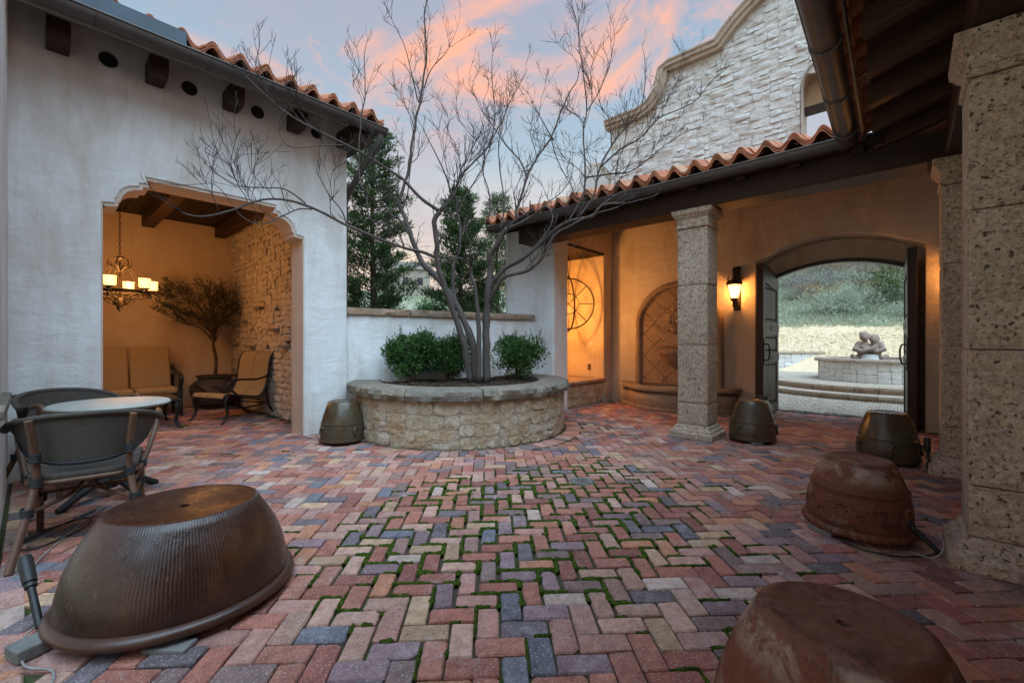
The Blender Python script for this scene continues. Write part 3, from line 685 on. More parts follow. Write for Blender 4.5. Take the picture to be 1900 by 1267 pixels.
# ------------------------------------------------------------------ garden wall and planter
GW = thing('garden_wall', 'low white stucco garden wall with a brown stone cap behind the tree', 'wall', (4.45, 5.35, 0), world=True)
def wl(s, back, z): return (WA[0] + WD[0] * s + .2673 * back, WA[1] + WD[1] * s + .9636 * back, z)
WLEN = 3.23
MB().add([wl(s, b, z) for z in (-.1, 1.575) for s, b in ((0, 0), (WLEN, 0), (WLEN, .28), (0, .28))], [(3, 2, 1, 0), (4, 5, 6, 7), (0, 1, 5, 4), (1, 2, 6, 5), (2, 3, 7, 6), (3, 0, 4, 7)]).build('wall', 'stucco', GW)
for i, (a, b) in enumerate(((0, .93), (.94, 1.80), (1.81, 2.55), (2.56, 3.20))):
    mb = MB(); N_ = 22
    for s_ in range(N_ + 1):
        s = a + (b - a) * s_ / N_
        for bk, z in ((-.045, 1.578), (-.05, 1.62), (-.035, 1.672), (.315, 1.672), (.325, 1.578)):
            q = nz(s * 9, z * 26, i) * .03 * (bk < 0); mb.v.append(wl(s, bk + q, z + nz(s * 5, 7, i) * .006))
    mb.f = [(k * 5 + j, k * 5 + (j + 1) % 5, (k + 1) * 5 + (j + 1) % 5, (k + 1) * 5 + j) for k in range(N_) for j in range(5)] + [tuple(range(5))[::-1], tuple(N_ * 5 + j for j in range(5))]
    mb.build('cap_stone', 'stone_capwarm', GW, smooth=40)

PL = thing('planter', 'round raised planter of buff stone with a thick grey stone cap', 'planter', (PC[0], PC[1], 0), world=True)
A0, A1 = R(138.5), R(370.5)
pf = lambda a, rr, z: (PC[0] + rr * math.cos(a), PC[1] + rr * math.sin(a), z)
mb = MB(); mb.lathe([(PR - .03, -.05), (PR - .03, .535)], 64, (PC[0], PC[1], 0), False, A0, A1); pw = mb.build('planter_wall', 'mortar', PL, smooth=60)
stones(guillotine(A0 * PR, A1 * PR, .0, .54, .34, .17, random.Random(9), .12, .09), lambda u, v, d: pf(u / PR, PR - .028 + d * .8, v), pw, 'stone_planter', gap=.005, proud=.008, rough=.028, seed=6, corner=.35, n=7)
n_cap = 7
for i in range(n_cap):
    a, b = A0 + (A1 - A0) * i / n_cap + .004, A0 + (A1 - A0) * (i + 1) / n_cap - .004
    mb = MB(); N_ = 26
    for s_ in range(N_ + 1):
        q = a + (b - a) * s_ / N_
        for rr, z in ((PR - .02, .537), (PR + .04, .545), (PR + .06, .60), (PR + .045, .648), (PR + .01, .666), (PR - .36, .664), (PR - .37, .60), (PR - .34, .537)):
            rough_ = (.034 if rr > PR + .02 else .003); mb.v.append(pf(q, rr + nz(q * 14, z * 30, i) * rough_ + nz(q * 40, z * 60, i) * rough_ * .6, z + nz(q * 3, rr * 5, i) * .004))
    mb.f = [(k * 8 + j, k * 8 + (j + 1) % 8, (k + 1) * 8 + (j + 1) % 8, (k + 1) * 8 + j) for k in range(N_) for j in range(8)] + [tuple(range(8))[::-1], tuple(N_ * 8 + j for j in range(8))]
    mb.build('cap_stone', 'stone_cap', PL, smooth=35)
mb = MB(); NS = 36; V = [(PC[0], PC[1], .625)]
for k in (1, 2, 3, 4):
    for j in range(NS):
        a = 2 * math.pi * j / NS; rr = (PR - .30) * k / 4; x, y = PC[0] + rr * math.cos(a), PC[1] + rr * math.sin(a)
        o_ = (x - WA[0]) * .2673 + (y - WA[1]) * .9636
        if o_ > -.01: x -= .2673 * (o_ + .01); y -= .9636 * (o_ + .01)
        V.append((x, y, .615 + nz(x * 5, y * 5) * .03 - (.01 if k == 4 else 0)))
mb.add(V, [(0, 1 + j, 1 + (j + 1) % NS) for j in range(NS)] + [(1 + k * NS + j, 1 + k * NS + (j + 1) % NS, 1 + (k + 1) * NS + (j + 1) % NS, 1 + (k + 1) * NS + j) for k in range(3) for j in range(NS)])
mb.build('soil', 'mulch', PL, smooth=180)
mb = MB(); rg = random.Random(2)
for i in range(900):
    a, rr = rg.uniform(A0, A1), (PR - .36) * math.sqrt(rg.uniform(.2, 1)); c = Vector(pf(a, rr, .632 + rg.uniform(-.008, .012))); m_ = Matrix.Rotation(rg.uniform(0, 6.3), 3, 'Z') @ Matrix.Rotation(rg.gauss(0, .4), 3, 'X'); mb.obox(c, (rg.uniform(.02, .06), rg.uniform(.008, .018), .006), m_)
tag(mb.build('bark_mulch', 'bark_brown', PL, recalc=False), kind='stuff')

# ------------------------------------------------------------------ gatehouse
GH = thing('gatehouse', 'gatehouse with stone bell gable, arched double gate and red tile porch roof', 'building', (8.0, .83, 0), world=True)
fy = lambda u, v, d: (d, u, v)
def arch_pts(ya, yb, zs_, rise, n=18):
    c = (ya + yb) / 2; w_ = (yb - ya) / 2; r = (w_ * w_ + rise * rise) / (2 * rise); a = math.asin(w_ / r)
    return [(c + r * math.sin(-a + 2 * a * i / n), zs_ + rise - r + r * math.cos(-a + 2 * a * i / n)) for i in range(n + 1)]
fa = [(-.16, -.1)] + arch_pts(-.16, 1.86, 2.50, .30) + [(1.86, -.1)]
MB().prism([(-3.2, -.1)] + fa + [(4.52, -.1), (4.52, 3.95), (-3.2, 3.95)], fy, 8.0, 8.52).build('gate_wall', 'stucco_gate', GH, bevel=.012)
ba = [(-.06, -.1)] + arch_pts(-.06, 1.76, 2.30, .20) + [(1.76, -.1)]
MB().prism([(-3.2, -.1)] + ba + [(5.7, -.1), (5.7, 3.95), (-3.2, 3.95)], fy, 8.525, 8.86).build('outer_wall', 'stucco_gate', GH)
mb = MB(); fr = [(-.055, 0)] + arch_pts(-.055, 1.755, 2.295, .2) + [(1.755, 0)]; fi = [(-.0, 0)] + arch_pts(-.0, 1.70, 2.25, .19) + [(1.70, 0)]
V = []; 
for (a, b), (c_, d_) in zip(fr, fi): V += [fy(a, b, 8.49), fy(c_, d_, 8.49), fy(a, b, 8.60), fy(c_, d_, 8.60)]
F = []
for i in range(len(fr) - 1):
    k = i * 4; F += [(k, k + 1, k + 5, k + 4), (k + 1, k + 3, k + 7, k + 5), (k + 2, k + 3, k + 7, k + 6), (k, k + 2, k + 6, k + 4)]
mb.add(V, F); mb.build('gate_frame', 'wood_door', GH)
MB().box(8.72, 8.80, -.05, 1.75, -.02, .012).build('threshold', 'ironblack', GH, bevel=.004)

# gate leaves: slab, three boarded panels in raised frames, studs, straps, ring handle
def leaf(hinge, ang, sgn, label):
    """local: s from 0 (hinge) to .84, face towards +t"""
    m = Matrix.Rotation(ang, 4, 'Z'); m.translation = Vector((*hinge, 0))
    W = .84
    def fn(s, z, t_): return tuple(m @ Vector((s, t_, z)))
    ztop = lambda s: 2.24 + .20 * math.sin(math.pi / 2 * min(1, s / W)) 
    top = [(W * i / 8, ztop(W * i / 8)) for i in range(9)]
    slab = MB().prism([(0, .02)] + top + [(W, .02)], fn, -.028, .028).build('gate_leaf', 'wood_door', GH); slab['label'] = label
    for face in (1, -1):
        f2 = (lambda s, z, d: fn(s, z, face * (.028 + d)))
        for q in ((0, .11), (W - .11, W)):
            MB().prism([(q[0], .02), (q[1], .02), (q[1], ztop(q[1])), (q[0], ztop(q[0]))], f2, .0, .020).build('stile', 'wood_door', slab, bevel=.005)
        rails = [(.02, .17), (.86, 1.02), (1.30, 1.52)]
        for a, b in rails: MB().prism([(.11, a), (W - .11, a), (W - .11, b), (.11, b)], f2, .0, .019).build('rail', 'wood_door', slab, bevel=.005)
        MB().prism([(.11, 2.05)] + [(W - .11, 2.12 + .03)] + [(.11 + (W - .22) * (1 - i / 6), ztop(.11 + (W - .22) * (1 - i / 6))) for i in range(7)], f2, .0, .019).build('rail', 'wood_door', slab)
        for a, b in ((.17, .86), (1.02, 1.30), (1.52, 2.10)):
            for i in range(5):
                s0 = .115 + i * .122; MB().prism([(s0, a + .005), (s0 + .116, a + .005), (s0 + .116, b - .005), (s0, b - .005)], f2, .0, .008).build('plank', 'wood_door', slab, bevel=.003)
            for zz in (a + .04, b - .04):
                for i in range(5):
                    p = f2(.173 + i * .122, zz, .010); MB().ball(p, .016, 8).build('stud', 'ironblack', slab, smooth=180)
        if face == sgn:
            h = MB(); h.tube([f2(W - .06, 1.16, .02), f2(W - .07, 1.16, .07), f2(W - .075, 1.10, .09), f2(W - .075, .98, .09), f2(W - .07, .90, .07), f2(W - .06, .90, .02)], .011, 8); h.build('handle', 'ironblack', slab, smooth=60)
            MB().prism([(W - .10, .82), (W - .02, .82), (W - .02, 1.24), (W - .10, 1.24)], f2, .021, .028).build('handle_plate', 'ironblack', slab, bevel=.003)
            for zz in (.93, 1.42): MB().prism([(.0, zz - .05), (.40, zz - .035), (.47, zz), (.40, zz + .035), (.0, zz + .05)], f2, .021, .027).build('strap_hinge', 'ironblack', slab, bevel=.002)
leaf((8.62, 1.70), R(176.5), 1, 'left gate leaf swung inward, boarded panels and ring handle')
leaf((8.62, 0.01), R(183.0), -1, 'right gate leaf swung inward, seen almost edge on')

# niche wing on the left of the porch
ST, LT = 'stucco', 'plaster_alcove'
pier = [(6.42, 4.50), (6.42, 5.67), (6.10, 5.67), (6.03, 5.64), (6.0, 5.57), (6.0, 4.53), (6.03, 4.50)]
MB().prism(pier, lambda u, v, d: (u, v, d), -.1, 3.42).build('wing_wall', ST, GH, bevel=.01)
MB().box(6.422, 7.69, 4.50, 5.67, 2.96, 3.42).build('niche_lintel', 'stucco_gate', GH)
MB().box(7.692, 7.998, 4.50, 5.67, -.1, 3.42).build('niche_pier', 'stucco_gate', GH, bevel=.008)
MB().box(6.422, 7.69, 5.60, 5.67, .48, 2.955).build('niche_back', LT, GH)
nc = MB().box(6.424, 7.688, 4.505, 5.597, 2.93, 2.955).build('niche_ceiling', 'wood_ceiling', GH)
for i in range(9): MB().box(6.426, 7.686, 4.508 + i * .121, 4.508 + i * .121 + .115, 2.915, 2.928).build('plank', 'wood_ceiling', nc)
MB().box(7.678, 7.6905, 4.512, 5.597, .475, 2.91).build('niche_lining', LT, GH)
bn = MB().box(6.43, 7.689, 4.53, 5.59, -.05, .405).build('bench', 'mortar', GH)
stones(guillotine(6.43, 7.68, 0, .40, .42, .2, random.Random(31), .15, .1), lambda u, v, d: (u, 4.53 - d, v), bn, 'stone_planter', gap=.01, proud=.018, rough=.015, seed=8)
MB().box(6.425, 7.72, 4.47, 5.595, .408, .468).build('bench_slab', 'stone_capwarm', GH, bevel=.012)
MB().box(7.668, 7.676, 4.80, 4.88, .62, .74).build('outlet', 'outlet', GH, bevel=.003)
MB().box(7.668, 7.676, 4.76, 4.88, 1.10, 1.22).build('switch_plate', 'plaster_trim', GH, bevel=.003)

# porch timber
MB().box(5.50, 5.86, -.62, 4.86, 2.84, 3.10).build('porch_beam', 'wood_dark', GH, bevel=.012)
SL = .30; XG = 5.30
zp = lambda x: 3.155 + SL * (x - XG)
def slope_box(mb, x0, x1, y0, y1, dz0, dz1, f=None):
    f = f or zp; return mb.add([(x, y, f(x) + dz) for dz in (dz0, dz1) for x, y in ((x0, y0), (x1, y0), (x1, y1), (x0, y1))], [(3, 2, 1, 0), (4, 5, 6, 7), (0, 1, 5, 4), (1, 2, 6, 5), (2, 3, 7, 6), (3, 0, 4, 7)])
for i in range(10):
    y = 5.05 - i * .52
    slope_box(MB(), 5.38, 7.99, y - .05, y + .05, -.155, -.012).build('rafter', 'wood_darkx', GH, bevel=.006)
mb = MB(); pts = [(5.34, .46), (5.34, 5.26), (6.0, 5.92), (8.86, 5.92), (8.86, -3.06)]
mb.add([(x, y, zp(x) + d) for d in (-.012, .02) for x, y in pts], [tuple(range(5))[::-1], tuple(range(5, 10))] + [(i, (i + 1) % 5, 5 + (i + 1) % 5, 5 + i) for i in range(5)])
pr_ = mb.build('roof', 'wood_darkx', GH)
tile_roof(pr_, (5.20, 5.34, 3.225), (0, -1, 0), (1, 0, SL), 20, 8, 21)
gutter(GH, (5.275, .44, 3.14), (5.275, 5.32, 3.14), out=(-1, 0, 0))
MB().box(5.345, 5.37, .5, 5.26, 3.06, 3.14).build('fascia', 'wood_dark', GH)
MB().box(5.40, 5.62, .18, .46, 3.09, 3.165).build('corner_block', 'wood_dark', GH)
# bell gable
YC, ZC_, RR = .83, 4.93, 2.06
def gtop(y):
    q = abs(y - YC)
    if q >= 3.12: return 5.58
    if q >= 2.53: 
        t_ = (3.12 - q) / .59; return 5.58 + .62 * (1 - math.sqrt(max(0, 1 - t_ * t_)))
    if q >= 1.58: return 6.25
    return ZC_ + math.sqrt(RR * RR - q * q)
WH, WS, WR = .40, 5.10, .40
arcw = [(YC + WR * math.sin(a), WS + WR * math.cos(a)) for a in (math.pi / 2 * i / 10 for i in range(11))]
for sg, nm_ in ((1, 'gable'), (-1, 'gable')):
    ys_ = [3.70 - i * (3.70 / 60) for i in range(61)]; P = [(YC + sg * q, gtop(YC + sg * q) - .03) for q in ys_] + [(YC + sg * (a - YC), b) for a, b in arcw] + [(YC + sg * WH, 4.2), (YC, 4.2), (YC, 3.6), (YC + sg * 3.70, 3.6)]
    P[60] = (YC, gtop(YC) - .03)
    g = MB().prism(P, fy, 8.02, 8.46).build(nm_, 'mortar_white', GH)
    if sg == 1: gable = g
def clip_g(u, v, uc):
    v = min(v, gtop(u) - .05); sg_ = 1 if uc >= YC else -1; q = (u - YC) * sg_
    if v < WS:
        if q < WH + .015: u = YC + (WH + .015) * sg_
        return u, v
    q = u - YC
    if math.hypot(q, v - WS) < WR + .015:
        h_ = max(1e-6, math.hypot(q, v - WS)); u = YC + q / h_ * (WR + .015); v = WS + (v - WS) / h_ * (WR + .015)
    return u, v
rects = []
for z0, z1 in ((3.75, 4.7), (4.7, 5.62), (5.62, 6.3), (6.3, 7.0)):
    lo, hi = {3.75: (-1.0, 4.53), 4.7: (-1.0, 4.53), 5.62: (-1.0, 3.9), 6.3: (-1.0, 2.7)}[z0]
    rects += guillotine(lo, hi, z0, z1, .42, .16, random.Random(int(z0 * 10)), .14, .08)
rects = [q for q in rects if q[2] < gtop((q[0] + q[1]) / 2) - .06]
stones(rects, lambda u, v, d: (8.02 - d, u, v), gable, 'stone_gable', gap=.005, proud=.014, rough=.034, clip=clip_g, seed=12, corner=.15, n=6)
# coping: stepped moulding following the top
cv = []
for i in range(121):
    y = YC + 3.78 - i * (7.56 / 120); cv.append((y, gtop(y)))
prof_c = [(7.90, -.05), (7.90, .02), (7.86, .03), (7.86, .10), (7.84, .115), (7.84, .15), (8.62, .15), (8.62, -.05)]
for a in range(0, 120, 12):
    mb = MB(); seg = cv[a:a + 13]
    for i, (y, z) in enumerate(seg):
        j = a + i; p, q = cv[max(j - 1, 0)], cv[min(j + 1, 120)]; tx, tz = q[0] - p[0], q[1] - p[1]; L_ = math.hypot(tx, tz); nx, nz_ = tz / L_, -tx / L_
        if nz_ < 0: nx, nz_ = -nx, -nz_
        for X_, o_ in prof_c: mb.v.append((X_, y + nx * o_ * .9, z + nz_ * o_ * .9))
    n8 = len(prof_c)
    mb.f = [(k * n8 + j, k * n8 + (j + 1) % n8, (k + 1) * n8 + (j + 1) % n8, (k + 1) * n8 + j) for k in range(len(seg) - 1) for j in range(n8)] + [tuple(range(n8))[::-1], tuple((len(seg) - 1) * n8 + j for j in range(n8))]
    mb.build('coping_stone', 'stone_coping', gable, smooth=35)
mb = MB(); wi = WR - .006; rv = [(YC - wi, 4.2), (YC - wi, WS)] + [(YC + wi * math.sin(a), WS + wi * math.cos(a)) for a in (-math.pi / 2 + math.pi * i / 20 for i in range(21))] + [(YC + wi, WS), (YC + wi, 4.2)]
mb.add([q for y, z in rv for q in ((7.965, y, z), (8.45, y, z), (7.965, y + (y - YC) * .0, z))], [(i * 3, i * 3 + 1, (i + 1) * 3 + 1, (i + 1) * 3) for i in range(len(rv) - 1)])
wr = mb.build('window_reveal', 'plaster_trim', gable, smooth=40)
up_ = [(YC - wi + .002, 4.90), (YC - wi + .002, WS)] + [(YC + (wi - .002) * math.sin(a), WS + (wi - .002) * math.cos(a)) for a in (-math.pi / 2 + math.pi * i / 20 for i in range(21))] + [(YC + wi - .002, WS), (YC + wi - .002, 4.90)]
MB().prism(up_, fy, 8.30, 8.36).build('tympanum', 'plaster_alcove', gable)
MB().box(8.22, 8.36, YC - wi + .002, YC + wi - .002, 4.80, 4.897).build('window_beam', 'wood_dark', gable)
# little scrolled shoulder wall beyond the gable
sh = [(4.56, 3.7), (4.56, 4.50), (4.66, 4.55), (4.75, 4.66), (4.85, 4.82), (4.97, 4.94), (5.09, 4.98), (5.20, 4.95), (5.30, 4.86), (5.36, 4.72), (5.40, 4.5), (5.40, 3.7)]
shw = MB().prism(sh, fy, 8.10, 8.45).build('shoulder_wall', 'stone_gable', GH)
MB().tube([(8.26, y, z + .03) for y, z in sh[1:-1]], .085, 8).build('coping_stone', 'stone_coping', shw, smooth=50)

# ------------------------------------------------------------------ columns
def column(cx, cy, label, h=2.84, s=.365, seed=0):
    t_ = thing('stone_column', label, 'column', (cx, cy, 0), 'square stone columns')
    rg = random.Random(seed); q = s / 2
    b = MB(); pr2 = [(q + .085, 0), (q + .085, .07), (q + .06, .085), (q + .055, .11), (q + .03, .125), (q + .022, .155), (q + .006, .165)]
    V = []
    for rr, z in pr2: V += [(-rr, -rr, z), (rr, -rr, z), (rr, rr, z), (-rr, rr, z)]
    b.add(V, [(3, 2, 1, 0)] + [(i * 4 + j, i * 4 + (j + 1) % 4, (i + 1) * 4 + (j + 1) % 4, (i + 1) * 4 + j) for i in range(len(pr2) - 1) for j in range(4)] + [tuple(len(V) - 4 + j for j in range(4))])
    b.build('base', 'cantera', t_, bevel=.008)
    js = [.168, .44, 1.16, 1.90, 2.60]
    for a, c_ in zip(js, js[1:]):
        o = MB().box(-q, q, -q, q, a, c_ - .005).build('shaft_block', 'cantera', t_, bevel=.007); o.location = (rg.gauss(0, .0015), rg.gauss(0, .0015), 0)
        for sx, sy in ((1, 0), (-1, 0), (0, 1), (0, -1)):     # dressed panel, 3 mm proud, leaving a drafted margin
            e = q - .035
            if sx: MB().box(min(sx * q, sx * (q + .004)), max(sx * q, sx * (q + .004)), -e, e, a + .02, c_ - .025).build('dressed_face', 'cantera', o, bevel=.003)
            else: MB().box(-e, e, min(sy * q, sy * (q + .004)), max(sy * q, sy * (q + .004)), a + .02, c_ - .025).build('dressed_face', 'cantera', o, bevel=.003)
    cpf = [(q + .004, 2.60), (q + .018, 2.615), (q + .018, 2.635), (q + .006, 2.65), (q + .006, 2.72), (q + .03, 2.745), (q + .04, 2.765), (q + .055, 2.78), (q + .06, 2.835)]
    V = []; cpb = MB()
    for rr, z in cpf: V += [(-rr, -rr, z), (rr, -rr, z), (rr, rr, z), (-rr, rr, z)]
    cpb.add(V, [(3, 2, 1, 0)] + [(i * 4 + j, i * 4 + (j + 1) % 4, (i + 1) * 4 + (j + 1) % 4, (i + 1) * 4 + j) for i in range(len(cpf) - 1) for j in range(4)] + [tuple(len(V) - 4 + j for j in range(4))])
    cpb.build('capital', 'cantera', t_, bevel=.006)
column(5.68, 1.985, 'square pitted stone column left of the gate, in front of the wall fountain', seed=1)
column(5.68, -.40, 'narrow strip of stone column right of the gate, half hidden by the nearest column', seed=2)
column(3.54, -.42, 'nearest square stone column at the right edge of the courtyard', seed=3)

# ------------------------------------------------------------------ covered walkway on the right
CW = thing('covered_walkway', 'dark timber walkway roof with tile eave and bronze gutter, top right', 'roof', (3.0, -.4, 2.84), world=True)
YG = .42; zq = lambda y: 3.155 + SL * (YG - y)
MB().box(-4.2, 5.49, -.60, -.24, 2.84, 3.10).build('beam', 'wood_darkx', CW, bevel=.012)
def slope_y(mb, x0, x1, y0, y1, dz0, dz1):
    return mb.add([(x, y, zq(y) + dz) for dz in (dz0, dz1) for x, y in ((x0, y0), (x1, y0), (x1, y1), (x0, y1))], [(3, 2, 1, 0), (4, 5, 6, 7), (0, 1, 5, 4), (1, 2, 6, 5), (2, 3, 7, 6), (3, 0, 4, 7)])
for i in range(18):
    x = 5.5 - i * .52
    slope_y(MB(), x - .05, x + .05, -3.0, .25 - .0195 * (5.5 - x), -.165, -.012).build('rafter', 'wood_rafter', CW, bevel=.006)
pq = [(-4.2, .06), (5.52, .24), (8.86, -3.14), (-4.2, -3.14)]
rd = MB().add([(x, y, zq(y) + d) for d in (-.012, .02) for x, y in pq], [(3, 2, 1, 0), (4, 5, 6, 7)] + [(i, (i + 1) % 4, 4 + (i + 1) % 4, 4 + i) for i in range(4)]).build('roof', 'wood_rafter', CW)
E0, E1 = Vector((-4.0, .253, 3.14)), Vector((5.30, .434, 3.14)); ED = (E1 - E0).normalized()
tile_roof(rd, E0 + Vector((.02, .075, .07)), ED, Vector((0, -1, SL)) - ED * (Vector((0, -1, SL)).dot(ED)), 39, 2, 33)
gutter(CW, E0, E1, out=(0, 1, 0))
MB().tube([E0 + Vector((0, -.125, -.09)), E1 + Vector((-.1, -.125, -.09))], .012, 6).build('conduit', 'plastic_black', CW, smooth=60)
MB().box(-4.2, 7.998, -3.3, -3.0, -.1, 4.3).build('back_wall', 'stucco_gate', CW)

# ------------------------------------------------------------------ outside the gate
FC = (14.2, .45)
plaza = MB(); V = [(8.865, -7, -.012), (8.865, 8, -.012), (16.5, 8, -.012), (16.5, -7, -.012)]; plaza.add(V, [(0, 1, 2, 3)])
plz = tag(plaza.build('plaza', 'plaza'), kind='structure')
rg = random.Random(8); cob = MB()
for i in range(26):                                  # cobbles laid in arcs outside the gate
    rr = 3.10 + .095 * i; na = int(rr * 1.5 / .10)
    for j in range(na):
        a = R(180) + (j - na / 2) * .10 / rr
        x, y = FC[0] + rr * math.cos(a), FC[1] + rr * math.sin(a)
        if 8.95 < x < 12.5 and -1.2 < y < 3.8:
            V_, F_, cc = brick_mesh((x, y), (math.cos(a), math.sin(a)), .085, .088, rg, .006); g = rg.uniform(.8, 1.15); cob.add(V_, F_, (.40 * g, .345 * g, .27 * g))
tag(cob.build('cobbles', 'brick', plz, recalc=False), kind='stuff')
STP = thing('entry_steps', 'two curved pale stone steps leading up to the outdoor fountain', 'steps', (FC[0] - 3, FC[1], 0), world=True)
for rr, z0, z1 in ((3.07, -.02, .12), (2.62, .10, .25)):
    for i in range(16):
        a, b = R(110 + i * 8.75) + .002, R(110 + (i + 1) * 8.75) - .002; mb = MB(); N_ = 5
        for k in range(N_ + 1):
            q = a + (b - a) * k / N_
            for r2, z in ((rr - .03, z0), (rr - .025, z1 - .055), (rr + .02, z1 - .05), (rr + .02, z1), (rr - .50, z1), (rr - .50, z0)): 
                w_ = nz(q * 30, z * 20, rr) * .012; mb.v.append((FC[0] + (r2 + w_) * math.cos(q), FC[1] + (r2 + w_) * math.sin(q), z))
        mb.f = [(k * 6 + j, k * 6 + (j + 1) % 6, (k + 1) * 6 + (j + 1) % 6, (k + 1) * 6 + j) for k in range(N_) for j in range(6)] + [tuple(range(6))[::-1], tuple(N_ * 6 + j for j in range(6))]
        mb.build('step_stone', 'stone_coping', STP, smooth=30)
up = MB(); up.lathe([(2.15, .245), (.3, .245)], 60, (FC[0], FC[1], 0), False); up.add([(13.6, -7, .244), (13.6, 8, .244), (17.3, 8, .244), (17.3, -7, .244)], [(0, 1, 2, 3)])
tag(up.build('upper_plaza', 'plaza', recalc=False), kind='structure')
OF = thing('outdoor_fountain', 'round stone fountain basin on the terrace beyond the gate', 'fountain', (*FC, .245), world=True)
FR = 1.36
mb = MB(); mb.lathe([(FR - .02, .245), (FR - .02, .70)], 48, (FC[0], FC[1], 0), False); fw = mb.build('basin_wall', 'stone_coping', OF, smooth=60)
stones(guillotine(R(110) * FR, R(255) * FR, .245, .70, .36, .24, random.Random(17), .14, .1), lambda u, v, d: (FC[0] + (FR - .02 + d * .6) * math.cos(u / FR), FC[1] + (FR - .02 + d * .6) * math.sin(u / FR), v), fw, 'stone_gable', gap=.007, proud=.02, rough=.022, seed=3, corner=.1)
for i in range(9):
    mb = MB(); a, b = 2 * math.pi * i / 9 + .004, 2 * math.pi * (i + 1) / 9 - .004; mb.lathe([(FR - .25, .705), (FR + .06, .705), (FR + .075, .745), (FR + .055, .785), (FR - .25, .785), (FR - .25, .705)], 8, (FC[0], FC[1], 0), False, a, b); mb.build('cap_stone', 'stone_coping', OF, smooth=30)
mb = MB(); mb.lathe([(.01, .66), (FR - .22, .66)], 32, (FC[0], FC[1], 0), False); mb.build('water', 'water', OF)
# two carved children embracing, one continuous stone figure on a pedestal
ST_ = thing('statue', 'carved stone figures of two embracing children on the outdoor fountain', 'statue', (FC[0] - .10, FC[1] + .28, .62))
mb = MB()
def bl_(c, r, sc=(1, 1, 1)): mb.ball(c, r, 14, sc)
for s, hz2, tw in ((1, .70, -.02), (-1, .63, .03)):
    y = s * .085
    mb.tube([(tw, y * 1.3, .22), (tw, y * 1.25, .34), (tw - .01, y * 1.1, .46), (tw - .02, y * .95, .54)], [.125, .135, .115, .075], 12)
    bl_((tw - .05, y * 1.05, hz2), .098, (1, .95, 1.12)); bl_((tw + .0, y * 1.15, hz2 + .03), .105, (1, 1.0, 1.0)); bl_((tw + .02, y * 1.4, hz2 - .03), .08)
    for k in range(5): bl_((tw - .02 + .03 * math.cos(k * 1.7), y * 1.15 + .07 * math.sin(k * 1.9), hz2 + .085), .038)
    bl_((tw - .15, y * .98, hz2 - .02), .024, (1.1, .8, 1.2)); bl_((tw - .115, y * .9, hz2 - .055), .045, (.8, 1.1, .7))
    bl_((tw, y + s * .12, .50), .085); mb.tube([(tw, y + s * .12, .50), (tw - .10, y + s * .19, .38), (tw - .17, y + s * .06, .33), (tw - .17, -y * .8, .40), (tw - .14, -y * 1.5, .46)], [.075, .068, .06, .05, .042], 10)
    mb.tube([(tw, y * .9, .5), (tw - .02, y, hz2 - .06)], .055, 10); mb.tube([(tw - .04, y + s * .10, .22), (tw - .10, y + s * .20, .14), (tw - .04, y + s * .26, .24)], [.07, .065, .05], 10)
fig = mb.build('figure', 'statue', ST_, smooth=180); rm = fig.modifiers.new('remesh', 'REMESH'); rm.mode = 'VOXEL'; rm.voxel_size = .014; rm.use_smooth_shade = True
sm = fig.modifiers.new('smooth', 'SMOOTH'); sm.iterations = 4
MB().lathe([(.29, 0), (.27, .04), (.21, .16), (.19, .26)], 12).build('pedestal', 'stone_gable', ST_, smooth=40)
# retaining wall and pier
RW = thing('retaining_wall', 'low cream stone retaining wall beyond the gate, left of the outdoor fountain', 'wall', (16.3, 3.24, .245), world=True)
a_, b_ = Vector((14.6, 4.6)), Vector((17.75, 2.08)); dv = (b_ - a_).normalized(); nv = Vector((-dv.y, dv.x)); nv = -nv if nv.x > 0 else nv; ln = (b_ - a_).length
rf = lambda s, z, d: (a_.x + dv.x * s + nv.x * d, a_.y + dv.y * s + nv.y * d, z)
rw_ = MB().prism([(0, .2), (ln, .2), (ln, .80), (0, .80)], rf, -.35, 0).build('wall_core', 'mortar', RW)
stones(guillotine(0, ln, .245, .79, .42, .26, random.Random(23), .15, .1), rf, rw_, 'stone_gable', gap=.007, proud=.02, rough=.02, seed=5, corner=.1)
for i in range(5): MB().prism([(i * ln / 5 + .004, .80), ((i + 1) * ln / 5 - .004, .80), ((i + 1) * ln / 5 - .004, .87), (i * ln / 5 + .004, .87)], rf, -.38, .05).build('cap_stone', 'stone_coping', RW, bevel=.012)
PIER = thing('stone_pier', 'small square stone pier on the straw slope behind the terrace', 'pier', (19.3, 2.3, .3), world=True)
pc = MB().box(18.95, 19.65, 1.95, 2.65, -.1, .86).build('pier_core', 'mortar', PIER)
stones(guillotine(1.95, 2.65, .4, .85, .4, .22, random.Random(5), .12, .1), lambda u, v, d: (18.95 - d, u, v), pc, 'stone_gable', seed=9)
MB().box(18.87, 19.73, 1.87, 2.73, .862, .95).build('cap_stone', 'stone_coping', PIER, bevel=.015)
